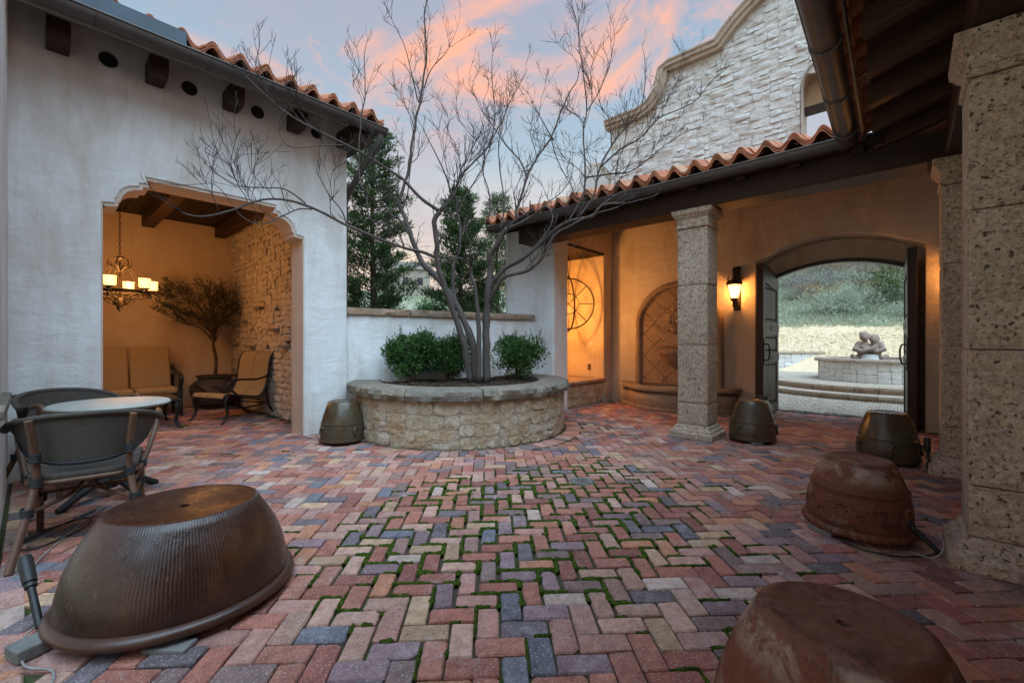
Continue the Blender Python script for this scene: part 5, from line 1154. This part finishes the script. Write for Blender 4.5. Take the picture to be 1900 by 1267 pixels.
mk.ball((7.88, FY, 1.80), .08, 10); mk.ball((7.87, FY, 1.40), .07, 10)
mo = mk.build('mask_spout', 'cantera_dark', WF, smooth=180); rm = mo.modifiers.new('remesh', 'REMESH'); rm.mode = 'VOXEL'; rm.voxel_size = .012; rm.use_smooth_shade = True
MB().prism([(FY - .26, 1.36), (FY + .26, 1.36), (FY + .31, 1.10), (FY - .31, 1.10)], fy, 7.91, 7.954).build('spout_slab', 'cantera_dark', WF, bevel=.01)
bw = MB(); bw.lathe([(.04, .68), (.07, .72), (.16, .78), (.25, .87), (.30, .95), (.32, .97), (.335, 1.0), (.335, 1.045), (.31, 1.05), (.29, 1.0), (.2, .92), (.02, .88)], 28, (7.97, FY, 0), False, math.pi / 2, 3 * math.pi / 2); bw.build('upper_bowl', 'cantera_dark', WF, smooth=40)
def lobes(prof_, mat, name):
    mb = MB(); n = 90; V = []
    for r_, z in prof_:
        for j in range(n + 1):
            a = math.pi / 2 + math.pi * j / n; s_ = math.sin(a); y = FY + s_ * (1.02 + r_); dpt = max((.80 + r_) * math.sqrt(max(0, 1 - (s_ / .84) ** 2)), (.36 + r_) * math.sqrt(max(0, 1 - max(0, (abs(s_) - .80) / .2) ** 2)))
            V.append((7.995 - max(0, dpt), y, z))
    m = n + 1; mb.add(V, [(i * m + j, i * m + j + 1, (i + 1) * m + j + 1, (i + 1) * m + j) for i in range(len(prof_) - 1) for j in range(n)]); mb.build(name, mat, WF, smooth=50)
lobes([(.02, 0), (.03, .05), (.0, .065), (.015, .12), (.035, .20), (.02, .27), (-.04, .32), (-.05, .335)], 'cantera_dark', 'basin')
lobes([(-.05, .336), (.02, .335), (.065, .35), (.075, .38), (.06, .41), (.0, .42), (-.13, .415), (-.15, .36), (-.6, .35)], 'cantera_dark', 'basin_rim')

# ------------------------------------------------------------------ lights
def pt_light(parent, loc, e, col=(1, .55, .22), r=.04, name='lamp_light'):
    l = bpy.data.lights.new(name, 'POINT'); l.energy = e; l.color = col; l.shadow_soft_size = r
    o = bpy.data.objects.new(name, l); COL.objects.link(o); o.parent = parent; o.location = loc; return o
def spiral(c, r0, turns, n=18, plane='xz', a0=0, sg=1):
    return [(r0 * (1 - .75 * i / n) * math.cos(a0 + sg * turns * 2 * math.pi * i / n), r0 * (1 - .75 * i / n) * math.sin(a0 + sg * turns * 2 * math.pi * i / n)) for i in range(n + 1)]
def sconce(label, y, z=2.08):
    t_ = thing('wall_lantern', label, 'lantern', (8.0, y, z), 'lit iron wall lanterns beside the gate'); q = 'iron'
    MB().box(-.03, -.002, -.055, .055, -.36, .38).build('back_plate', q, t_, bevel=.01)
    MB().tube([(-.02, 0, .30), (-.08, 0, .36), (-.16, 0, .34), (-.17, 0, .26), (-.17, 0, .16)], .013, 8).build('arm', q, t_, smooth=60)
    for s in (1, -1): MB().tube([(-.05 - .05 * a, s * .045, .27 + .09 * b) for a, b in spiral(0, 1, 1.4)], .009, 6).build('scroll', q, t_, smooth=60)
    MB().lathe([(.015, .20), (.03, .17), (.05, .15), (.10, .125), (.125, .11), (.13, .075), (.118, .055)], 8, (-.17, 0, 0)).build('lantern_roof', q, t_)
    for k in range(5):
        a = k * 2 * math.pi / 5; MB().tube([(-.17 + .10 * math.cos(a), .10 * math.sin(a), .12), (-.17 + .125 * math.cos(a), .125 * math.sin(a), .16), (-.17 + .105 * math.cos(a), .105 * math.sin(a), .185)], .007, 6).build('crown_curl', q, t_, smooth=60)
    g = MB(); g.lathe([(.108, .055), (.055, -.17)], 8, (-.17, 0, 0), False); g.build('glass', 'lamp_glow', t_)
    for k in range(8):
        a = k * math.pi / 4; MB().tube([(-.17 + .113 * math.cos(a), .113 * math.sin(a), .06), (-.17 + .058 * math.cos(a), .058 * math.sin(a), -.175)], .0055, 5).build('bar', q, t_, smooth=60)
    MB().lathe([(.06, -.165), (.066, -.18), (.05, -.205), (.022, -.23), (.03, -.25), (.012, -.28), (.002, -.30)], 12, (-.17, 0, 0)).build('finial', q, t_, smooth=50)
    for s in (1, -1): MB().tube([(-.10 + .055 * a, s * .03, -.26 + .07 * b) for a, b in spiral(0, 1, 1.5, a0=1.5)], .009, 6).build('scroll', q, t_, smooth=60)
    MB().tube([(-.02, 0, -.30), (-.09, 0, -.33), (-.15, 0, -.27), (-.17, 0, -.20)], .010, 7).build('bracket', q, t_, smooth=60)
    pt_light(t_, (-.17, 0, -.04), 26, (1, .52, .18), .04)
    return t_
sconce('lit iron wall lantern between the column and the left gate leaf', 2.14)
sconce('wall lantern right of the gate, hidden by the column, lighting the wall', -.62)

CH = thing('chandelier', 'lit wrought iron chandelier with glass candle shades hanging in the alcove', 'chandelier', (.80, 7.98, 0))
zc_ = 1.88
mb = MB(); mb.lathe([(.06, 3.393), (.06, 3.38), (.02, 3.35), (.01, 3.32)], 16); mb.build('ceiling_cap', 'iron', CH, smooth=50)
for i in range(22):
    z = 3.30 - i * .043; pts = [(.011 * math.cos(a) * (1 if i % 2 else 0), .011 * math.cos(a) * (0 if i % 2 else 1), z + .026 * math.sin(a)) for a in (2 * math.pi * k / 10 for k in range(10))]; MB().tube(pts, .004, 5, True).build('chain_link', 'iron', CH, smooth=60)
MB().tube([(0, 0, 2.35), (0, 0, 1.66)], .011, 8).build('rod', 'iron', CH, smooth=60)
MB().lathe([(.001, 2.36), (.05, 2.355), (.055, 2.34), (.02, 2.32), (.012, 2.29)], 16, cap=False).build('crown', 'iron', CH, smooth=50)
MB().lathe([(.012, 1.80), (.05, 1.78), (.075, 1.73), (.055, 1.70), (.03, 1.68), (.036, 1.655), (.02, 1.63), (.001, 1.60)], 12, cap=False).build('finial', 'iron', CH, smooth=50)
MB().tube([(.30 * math.cos(a), .30 * math.sin(a), zc_) for a in (2 * math.pi * i / 40 for i in range(40))], .016, 8, True, sy=1.5).build('ring', 'iron', CH, smooth=60)
for k in range(6):
    a = k * math.pi / 3 + .157; c, s = math.cos(a), math.sin(a); P2 = lambda r_, z: (r_ * c, r_ * s, z)
    arm = MB(); arm.tube(smooth_path([P2(.03, 1.72), P2(.12, 1.78), P2(.24, 1.80), P2(.32, 1.85), P2(.33, zc_), P2(.38, zc_ + .01), P2(.43, zc_ - .03), P2(.45, zc_ - .08), P2(.42, zc_ - .10), P2(.395, zc_ - .075), P2(.41, zc_ - .055)], 3), .010, 7); am = arm.build('arm', 'iron', CH, smooth=60)
    MB().tube(smooth_path([P2(.04, 1.74), P2(.10, 1.83), P2(.20, 1.87), P2(.26, 1.83), P2(.22, 1.79)], 3), .007, 6).build('scroll', 'iron', am, smooth=60)
    MB().tube(smooth_path([P2(.05, 1.70), P2(.13, 1.73), P2(.16, 1.78), P2(.12, 1.80), P2(.10, 1.77)], 3), .008, 6).build('scroll', 'iron', am, smooth=60)
    MB().tube(smooth_path([P2(.03, 2.34), P2(.11, 2.31), P2(.12, 2.24), P2(.06, 2.20), P2(.02, 2.16)], 3), .008, 6).build('scroll', 'iron', am, smooth=60)
    MB().tube([P2(.11, 2.22), P2(.30, zc_ + .02)], .004, 5).build('chain', 'iron', am, smooth=60)
    MB().lathe([(.012, zc_ + .0), (.03, zc_ + .02), (.055, zc_ + .035), (.058, zc_ + .045)], 14, (.36 * c, .36 * s, 0)).build('candle_cup', 'iron', am, smooth=50)
    sh_ = MB(); sh_.lathe([(.048, zc_ + .046), (.062, zc_ + .06), (.064, zc_ + .16), (.068, zc_ + .175), (.060, zc_ + .173), (.056, zc_ + .06)], 20, (.36 * c, .36 * s, 0), False); sh_.build('glass_shade', 'shade_glow', am, smooth=50)
pt_light(CH, (0, 0, 2.10), 36, (1, .42, .10), .25); pt_light(CH, (.2, -.2, 1.50), 9, (1, .42, .12), .15)

OR = thing('orb_pendant', 'iron armillary orb pendant of crossed rings hanging in the orange lit niche', 'lamp', (7.20, 5.02, 1.95))
rr = .50
for nm, fn_ in (('ring', lambda a: (rr * math.cos(a) * .62, rr * math.cos(a) * -.78, rr * math.sin(a))), ('ring', lambda a: (rr * math.cos(a) * .93, rr * math.cos(a) * .36, rr * 1.04 * math.sin(a)))):
    MB().tube([fn_(2 * math.pi * i / 48) for i in range(48)], .013, 6, True, sy=1.6).build(nm, 'iron', OR, smooth=60)
MB().tube([(rr * .40 * math.cos(a) * .62, rr * .40 * math.cos(a) * -.78, rr * .40 * math.sin(a)) for a in (2 * math.pi * i / 32 for i in range(32))], .010, 6, True).build('inner_ring', 'iron', OR, smooth=60)
for i in range(8):
    a = i * math.pi / 4; f = .40 if i % 2 == 0 else .0; MB().tube([(rr * f * math.cos(a) * .62, rr * f * math.cos(a) * -.78, rr * f * math.sin(a)), (rr * math.cos(a) * .62, rr * math.cos(a) * -.78, rr * math.sin(a))], .009, 6).build('spoke', 'iron', OR, smooth=60)
MB().lathe([(.001, .56), (.02, .55), (.03, .53), (.02, .50)], 10, cap=False).build('top_knob', 'iron', OR, smooth=50); MB().lathe([(.02, -.50), (.026, -.53), (.001, -.57)], 10, cap=False).build('bottom_knob', 'iron', OR, smooth=50)
for s in (-1, 1): MB().tube([(s * .01, 0, .55), (s * .055, 0, .80), (0, 0, .945)], .006, 5).build('chain', 'iron', OR, smooth=60)
# lit lantern on the hidden side of the niche: the source of the orange light
NL = thing('niche_lantern', 'small lantern fixed to the hidden left side of the niche', 'lantern', (6.44, 5.15, 2.15))
MB().box(-.012, .02, -.06, .06, -.12, .14).build('back_plate', 'iron', NL, bevel=.005); MB().lathe([(.05, -.09), (.062, .07)], 8, (.10, 0, 0), False).build('glass', 'lamp_glow', NL); MB().lathe([(.075, .07), (.04, .11), (.001, .14)], 8, (.10, 0, 0)).build('lantern_roof', 'iron', NL); MB().tube([(.01, 0, .12), (.06, 0, .16), (.10, 0, .135)], .009, 6).build('arm', 'iron', NL, smooth=60)
pt_light(NL, (.22, -.05, -.35), 50, (1, .45, .11), .08)
for i, (y, z, w_, h_) in enumerate(NI):
    if i in (0, 5): 
        c_ = thing('candle', ['lit candle in the upper niche of the stone wall', '', '', '', '', 'unlit candle in the niche nearest the white pier'][i], 'candle', (2.70, y, z + .005))
        MB().tube([(0, 0, 0), (0, 0, .10)], .014, 12).build('wax', 'plaster_trim', c_, smooth=40)
        if i == 0: MB().lathe([(.001, .10), (.011, .125), (.009, .15), (.001, .19)], 10, cap=False).build('flame', 'flame', c_, smooth=180)
        else: MB().tube([(0, 0, .10), (0, 0, .115)], .002, 5).build('wick', 'plastic_black', c_)
IO = thing('iron_ornament', 'dark iron ornament in the lowest niche behind the lounge chair', 'ornament', (2.60, 7.88, .76)); MB().tube([(.0, .05 * a, .14 + .09 * b) for a, b in spiral(0, 1, 1.4)], .008, 6).build('scroll', 'ironblack', IO, smooth=60); MB().lathe([(.03, .0), (.03, .01), (.008, .02), (.008, .12)], 10).build('foot', 'ironblack', IO, smooth=40)

# ------------------------------------------------------------------ alcove furniture
LC = thing('lounge_chair', 'tan sling lounge chair with curved black iron frame in the alcove', 'armchair', (2.13, 7.80, 0), rz=R(180 + 20))
# local +x is the front of the chair
prof_s = smooth_path([(.42, 0, .38), (.38, 0, .425), (.20, 0, .405), (-.05, 0, .36), (-.16, 0, .37), (-.25, 0, .50), (-.30, 0, .72), (-.33, 0, .92), (-.39, 0, 1.02), (-.46, 0, 1.04)], 4)
for s in (1, -1):
    V = []
    for th in (0, .012):
        for p in prof_s:
            for y in (0.006, .17, .335): V.append((p.x - (th if p.z > .45 else 0), s * y, p.z - (th if p.z <= .45 else 0) + .006 * math.sin(y / .335 * math.pi)))
    k = len(prof_s) * 3; n = len(prof_s); F = [(b + i * 3 + j, b + i * 3 + j + 1, b + (i + 1) * 3 + j + 1, b + (i + 1) * 3 + j) for b in (0, k) for i in range(n - 1) for j in range(2)] + [(i * 3 + e, (i + 1) * 3 + e, k + (i + 1) * 3 + e, k + i * 3 + e) for i in range(n - 1) for e in (0, 2)]
    MB().add(V, F).build('sling', 'sling', LC, smooth=60)
    y = s * .352
    MB().tube([(p.x, y, p.z - .008) for p in prof_s], .015, 8).build('side_rail', 'ironblack', LC, smooth=60)
    MB().tube(smooth_path([(.36, y, .40), (.40, y, .30), (.36, y, .18), (.40, y, .06), (.46, y, .0)], 4), [.024, .016], 8).build('leg', 'ironblack', LC, smooth=60)
    MB().tube(smooth_path([(-.25, y, .50), (-.28, y, .32), (-.33, y, .15), (-.44, y, .03), (-.54, y, .0)], 4), [.022, .014], 8).build('leg', 'ironblack', LC, smooth=60)
    MB().tube(smooth_path([(-.29, y, .66), (-.10, y, .615), (.16, y, .63), (.32, y, .60), (.355, y, .53), (.28, y, .46), (.22, y, .41)], 4), .016, 8).build('arm', 'ironblack', LC, smooth=60)
    MB().tube(smooth_path([(.36, y, .22), (.10, y, .20), (-.15, y, .22), (-.30, y, .25)], 4), .013, 7).build('brace', 'ironblack', LC, smooth=60)
for x, z in ((.38, .30), (-.15, .30), (-.30, .22), (-.42, 1.0)): MB().tube([(x, -.352, z), (x, .352, z)], .011, 7).build('cross_bar', 'ironblack', LC, smooth=60)
SF = thing('sofa', 'tan cushioned two seat sofa against the back wall of the alcove', 'sofa', (1.05, 9.15, 0))
for s in (-1, 1):
    x0, x1 = (-.535, -.008) if s < 0 else (.008, .535)
    MB().add([(x, y, z) for x in (x0, x1) for y, z in ((.10, .40), (.20, .40), (.34, 1.10), (.26, 1.12))], [(0, 1, 2, 3), (4, 5, 6, 7), (0, 1, 5, 4), (1, 2, 6, 5), (2, 3, 7, 6), (3, 0, 4, 7)]).build('back_cushion', 'sling', SF, bevel=.03)
    MB().box(x0, x1, -.42, .14, .36, .47).build('seat_cushion', 'sling', SF, bevel=.04)
    y = s * .57
    MB().tube(smooth_path([(y, .30, .78), (y, .05, .70), (y, -.35, .66), (y, -.45, .60), (y, -.42, .50)], 4), .028, 8).build('arm', 'ironblack', SF, smooth=60)
    for q in (-.40, .22): MB().tube(smooth_path([(y, q, .64), (y, q + .03, .40), (y, q - .02, .2), (y, q - .05, 0)], 4), [.028, .02], 8).build('leg', 'ironblack', SF, smooth=60)
MB().box(-.57, .57, -.42, .20, .28, .355).build('frame', 'ironblack', SF, bevel=.01)
CT = thing('coffee_table', 'low dark coffee table with a slatted top and curved legs in front of the sofa', 'table', (.93, 7.93, 0))
MB().box(-.46, .46, -.44, .44, .375, .405).build('table_frame', 'ironblack', CT, bevel=.01)
for i in range(8): MB().box(-.44 + i * .111, -.44 + i * .111 + .103, -.42, .42, .406, .425).build('slat', 'wood_rafter', CT, bevel=.004)
for sx in (-1, 1):
    for sy in (-1, 1): MB().tube(smooth_path([(sx * .40, sy * .38, .39), (sx * .44, sy * .42, .28), (sx * .41, sy * .39, .12), (sx * .44, sy * .42, .02), (sx * .48, sy * .46, .0)], 4), [.026, .016], 8).build('leg', 'ironblack', CT, smooth=60)
OP = thing('olive_pot', 'wide dark clay pot standing in the alcove corner, holding the olive tree', 'pot', (2.22, 9.30, 0))
MB().lathe([(.16, 0), (.21, .02), (.30, .12), (.36, .25), (.375, .34), (.35, .43), (.29, .50), (.25, .53), (.255, .55), (.285, .565), (.285, .59), (.24, .59), (.23, .52)], 40, cap=False).build('body', 'pot_dark', OP, smooth=50)
MB().lathe([(.001, .54), (.235, .54)], 24, cap=False).build('soil', 'mulch', OP)
for a in (3.4, 4.6, 5.8): MB().tube(smooth_path([(.35 * math.cos(a - .25), .35 * math.sin(a - .25), .42), (.40 * math.cos(a), .40 * math.sin(a), .40), (.37 * math.cos(a + .25), .37 * math.sin(a + .25), .30)], 4), .02, 8).build('lug', 'pot_dark', OP, smooth=60)
OT = thing('olive_tree', 'small olive tree with a wide airy crown growing from the dark clay pot', 'tree', (2.22, 9.30, .55))
rg = random.Random(41); mb = MB(); lf = MB()
MB().tube(smooth_path([(0, 0, -.04), (.02, 0, .3), (-.02, .01, .6), (.0, 0, .88)], 4), [.032, .018], 9).build('trunk', 'bark_brown', OT, smooth=180)
fork = [Vector((rg.gauss(0, .02), rg.gauss(0, .02), .62 + .04 * k)) for k in range(7)]
for k in range(210):
    a = rg.uniform(0, 6.283); cz = rg.uniform(-.8, 1); q = rg.uniform(.35, 1) ** .5; sn = math.sqrt(1 - cz * cz)
    e = Vector((-.26 + .68 * q * sn * math.cos(a), -.02 + .50 * q * sn * math.sin(a), 1.34 + .46 * q * cz + .10 * math.sin(a * 3)))
    if e.x > .34 or e.y > .52: e.x = min(e.x, .34); e.y = min(e.y, .5)
    f0 = rg.choice(fork); mid = f0.lerp(e, .55) + Vector((rg.gauss(0, .05), rg.gauss(0, .05), .05))
    if k % 3 == 0: mb.tube(smooth_path([f0, f0.lerp(mid, .5) + Vector((0, 0, .05)), mid, e], 3), [.009, .002], 5)
    d = (e - mid).normalized()
    for j in range(13):
        f = j / 12; p = e - d * (.16 * (1 - f)) + Vector((rg.gauss(0, .008), rg.gauss(0, .008), rg.gauss(0, .008)))
        leaf_quads(lf, p, d * .7 + Vector((rg.gauss(0, .6), rg.gauss(0, .6), rg.gauss(0, .5))), rg.uniform(.05, .085), .008, rg)
mb.build('branches', 'bark_brown', OT, recalc=False); lf.build('crown', 'leaf_olive', OT, recalc=False)

# ------------------------------------------------------------------ cafe set
TB = thing('cafe_table', 'round cafe table with a pale stone top and dark base', 'table', (.41, 4.55, 0))
MB().lathe([(.30, .700), (.352, .705), (.362, .718), (.352, .731), (.34, .735), (.001, .735)], 64, cap=False).build('table_top', 'tabletop', TB, smooth=40)
MB().lathe([(.001, .699), (.25, .699), (.26, .69), (.25, .67), (.06, .66)], 40, cap=False).build('apron', 'wood_dark', TB, smooth=40)
MB().tube([(0, 0, .08), (0, 0, .68)], [.035, .03], 14).build('post', 'binding', TB, smooth=50)
for k in range(4):
    a = k * math.pi / 2 + .5; MB().tube(smooth_path([(0, 0, .14), (.14 * math.cos(a), .14 * math.sin(a), .12), (.30 * math.cos(a), .30 * math.sin(a), .03), (.34 * math.cos(a), .34 * math.sin(a), .015)], 4), [.032, .02], 9).build('leg', 'binding', TB, smooth=60)
def cafe_chair(label, loc, rz):
    """local +y is the front of the chair"""
    t_ = thing('cafe_chair', label, 'chair', loc, 'woven cafe chairs around the round table', rz=rz)
    V = []; nu, nv = 26, 8
    def shell(u, v):                                   # back that wraps round into arms; v=1 is the top rim
        a = R(180 + 4 + 172 * u); rx, ry = .30, .27; c, s = math.cos(a), math.sin(a); e = abs(2 * u - 1)
        zt = .785 - .10 * e ** 2.2; zb = .50 + .20 * e ** 2.6; out = 1 + .17 * v
        z = zb + (zt - zb) * v; return Vector((rx * c * out, ry * s * out + .02, z))
    for th in (0, .012):
        for j in range(nv + 1):
            for i in range(nu + 1):
                p = shell(i / nu, j / nv); q = Vector((p.x, p.y, 0)).normalized() * th; V.append(p - q)
    k = (nu + 1) * (nv + 1); m = nu + 1
    F = [(b + j * m + i, b + j * m + i + 1, b + (j + 1) * m + i + 1, b + (j + 1) * m + i) for b in (0, k) for j in range(nv) for i in range(nu)]
    MB().add(V, F).build('backrest', 'woven', t_, smooth=70)
    MB().tube([shell(i / 40, 1.0) for i in range(41)], .020, 8, sy=.8).build('top_rail', 'woven', t_, smooth=60)
    MB().tube([shell(i / 40, 0.0) for i in range(41)], .012, 7).build('lower_rail', 'binding', t_, smooth=60)
    st_ = MB(); sp_ = [(-.235, -.20), (-.12, -.245), (.12, -.245), (.235, -.20), (.255, .22), (.22, .265), (-.22, .265), (-.255, .22)]
    st_.prism(sp_, lambda u, v, d: (u, v, d + .014 * (v > .2)), .415, .452); st_.build('seat', 'woven', t_, bevel=.012)
    MB().tube([(a, b, .405) for a, b in sp_], .014, 7, True).build('seat_rail', 'rattan', t_, smooth=60)
    for s in (1, -1):
        MB().tube(smooth_path([(s * .245, .245, .0), (s * .245, .245, .25), (s * .245, .245, .43)], 3), .018, 9).build('leg', 'rattan', t_, smooth=60)
        MB().tube(smooth_path([(s * .27, -.42, .0), (s * .215, -.285, .30), (s * .195, -.245, .45), (s * .20, -.285, .62), (s * .215, -.315, .77)], 4), .0185, 9).build('leg', 'rattan', t_, smooth=60)
        MB().tube(smooth_path([(s * .20, -.23, .33), (s * .265, -.06, .44), (s * .315, .12, .58), (s * .335, .19, .665), (s * .335, .20, .70)], 4), .016, 8).build('arm_brace', 'rattan', t_, smooth=60)
        MB().tube(smooth_path([(s * .338, .10, .70), (s * .337, .18, .715), (s * .335, .225, .69), (s * .335, .232, .62)], 4), .019, 8).build('arm_end', 'rattan', t_, smooth=60)
        MB().tube([(s * .235, .24, .22), (s * .215, -.28, .25)], .012, 7).build('stretcher', 'rattan', t_, smooth=60)
        for (x, y, z) in ((s * .222, -.30, .27), (s * .197, -.25, .42), (s * .198, -.27, .56), (s * .245, .245, .40), (s * .238, .235, .22), (s * .25, -.09, .415)):
            mb = MB()
            for k in range(5): mb.tube([(x + .023 * math.cos(a), y + .023 * math.sin(a), z - .02 + k * .010 + .004 * math.sin(a + s)) for a in (2 * math.pi * i / 12 for i in range(12))], .0052, 5, True)
            mb.build('binding', 'binding', t_, smooth=60)
    for s in (1, -1): MB().tube(smooth_path([(s * .22, -.28, .26), (s * .06, -.10, .30), (0, .02, .40)], 4), .011, 7).build('stretcher', 'rattan', t_, smooth=60)
    MB().tube([(-.235, .24, .24), (.235, .24, .24)], .011, 7).build('stretcher', 'rattan', t_, smooth=60)
    return t_
cafe_chair('woven grey cafe chair with brown frame nearest the viewer, its back turned', (.24, 3.80, 0), R(-8))
cafe_chair('woven grey cafe chair on the far side of the round table, against the white walls', (.24, 5.16, 0), R(-152))

# ------------------------------------------------------------------ hillside planting and far house
def hill_shrub(src, x, y, sc, rz, label, group):
    c = copy_tree(src); c.location = (x, y, hill_h(x, y) - .05); c.scale = (sc, sc, sc * rnd.uniform(.8, 1.1)); c.rotation_euler = (0, 0, rz); c['label'] = label; c['group'] = group; return c
def wedge(th0, th1, r0, r1):
    th = R(rnd.uniform(th0, th1)); r = math.sqrt(rnd.uniform(r0 * r0, r1 * r1)); return r * math.cos(th), r * math.sin(th)
KIND = [('sagebrush', 'low grey-green sagebrush on the slope seen through the gate', 'leaf_sage', .75, .70, .55, 900, .13, .013), ('twig_shrub', 'leafless grey-brown shrub on the slope seen through the gate', 'leaf_grey', .85, .85, .75, 1000, .17, .006),
        ('gold_shrub', 'straw yellow shrub on the slope seen through the gate', 'leaf_gold', .6, .6, .6, 800, .12, .011), ('green_shrub', 'dark green evergreen shrub on the slope seen through the gate', 'leaf_conifer', .9, .9, 1.1, 1400, .13, .012)]
for ki, (nm, lb, mt, sx, sy, h_, lv, ln_, wd_) in enumerate(KIND):
    grp = 'sagebrush|leafless grey shrubs|yellow shrubs|evergreen shrubs'.split('|')[ki] + ' on the slope beyond the gate'
    src = shrub(nm, lb, 'shrub', (0, 0, 0), sx, sy, h_, lv, ln_, wd_, mt, 60 + ki, grp, 8, 18)
    spots = {0: [wedge(-1, 10, 23, 33) for i in range(20)], 1: [wedge(-1, 10, 27, 44) for i in range(30)], 2: [wedge(-1, 10, 26, 42) for i in range(18)], 3: [(24.5, .25), (42, 2.8), (44, 4.0), (46, 1.6)]}[ki]
    for i, (x, y) in enumerate(spots):
        sc = rnd.uniform(.9, 1.7) * (1.8 if ki == 3 and x > 30 else 1)
        if i == 0:
            src.location = (x, y, hill_h(x, y) - .05); src.scale = (sc, sc, sc)
        else: hill_shrub(src, x, y, sc, rnd.uniform(0, 6), lb, grp)
gm = MB(); rg = random.Random(19)
for i in range(15000):
    if i % 4: th = R(rg.uniform(-2, 11)); r = math.sqrt(rg.uniform(21.5 ** 2, 48 ** 2))
    else: th = R(rg.uniform(44, 62)); r = math.sqrt(rg.uniform(22 ** 2, 60 ** 2))
    x, y = r * math.cos(th), r * math.sin(th); z = hill_h(x, y)
    for k in range(3): leaf_quads(gm, Vector((x + rg.gauss(0, .06), y + rg.gauss(0, .06), z - .02)), Vector((rg.gauss(0, .5), rg.gauss(0, .5), .8)), rg.uniform(.10, .26) * (1 + (r - 20) * .012), .012 + .0004 * r, rg)
sm_ = MB()
for i in range(3800):
    th = R(rg.uniform(-1.5, 11)); r = math.sqrt(rg.uniform(17.5 ** 2, 22.6 ** 2)); x, y = r * math.cos(th), r * math.sin(th)
    leaf_quads(sm_, Vector((x, y, hill_h(x, y) + .002)), Vector((rg.gauss(0, 1), rg.gauss(0, 1), rg.uniform(.05, .5))), rg.uniform(.06, .16), .008, rg)
tag(sm_.build('straw_mulch', 'leaf_gold', recalc=False), 'loose straw scattered over the bare slope beyond the terrace', 'straw', kind='stuff')
tag(gm.build('hill_grass', 'leaf_grass', recalc=False), 'rough dry grass covering the hillside', 'grass', kind='stuff')
for i, (th, r, sc, lb) in enumerate(((52.5, 26, 1.5, 'green bush on the meadow below the far stone house'), (49.5, 33, 1.7, 'grey-green bush on the meadow right of the far stone house'))):
    x, y = r * math.cos(R(th)), r * math.sin(R(th)); s_ = shrub('meadow_bush', lb, 'bush', (x, y, hill_h(x, y) - .1), .8, .8, 1.1, 1500, .13, .02, ['leaf_box', 'leaf_sage'][i], 80 + i); s_.scale = (sc,) * 3
hx, hy = 58 * math.cos(R(55.4)), 58 * math.sin(R(55.4)); hz_ = hill_h(hx, hy) - .4
HS = thing('far_house', 'distant stone house on the hill, seen between the two conifers', 'house', (hx, hy, hz_), rz=R(55.4))
MB().box(-2, 2, -2.4, 2.4, 0, 3.6).build('wall', 'paint_house', HS); MB().box(-2, 2, 2.4, 4.6, 0, 5.4).build('tower', 'paint_house', HS)
for (y0, y1, z0, tp) in ((-2.7, 2.38, 3.6, 4.9), (2.2, 4.8, 5.4, 6.3)):
    ym = (y0 + y1) / 2; mb = MB(); mb.add([(-2.3, y0, z0), (2.3, y0, z0), (2.3, y1, z0), (-2.3, y1, z0), (0, y0 + .4, tp), (0, y1 - .4, tp)], [(0, 1, 4), (1, 2, 5, 4), (2, 3, 5), (3, 0, 4, 5), (3, 2, 1, 0)]); mb.build('roof', 'stone_cap', HS)
for y, z in ((-1.2, 1.6), (.6, 1.6), (3.4, 1.6), (3.4, 3.8)):
    f_ = MB().box(-2.06, -2.003, y - .42, y + .42, z - .1, z + 1.1).build('window', 'stone_coping', HS); MB().box(-2.075, -2.062, y - .34, y + .34, z, z + 1.0).build('pane', 'window_dark', f_)
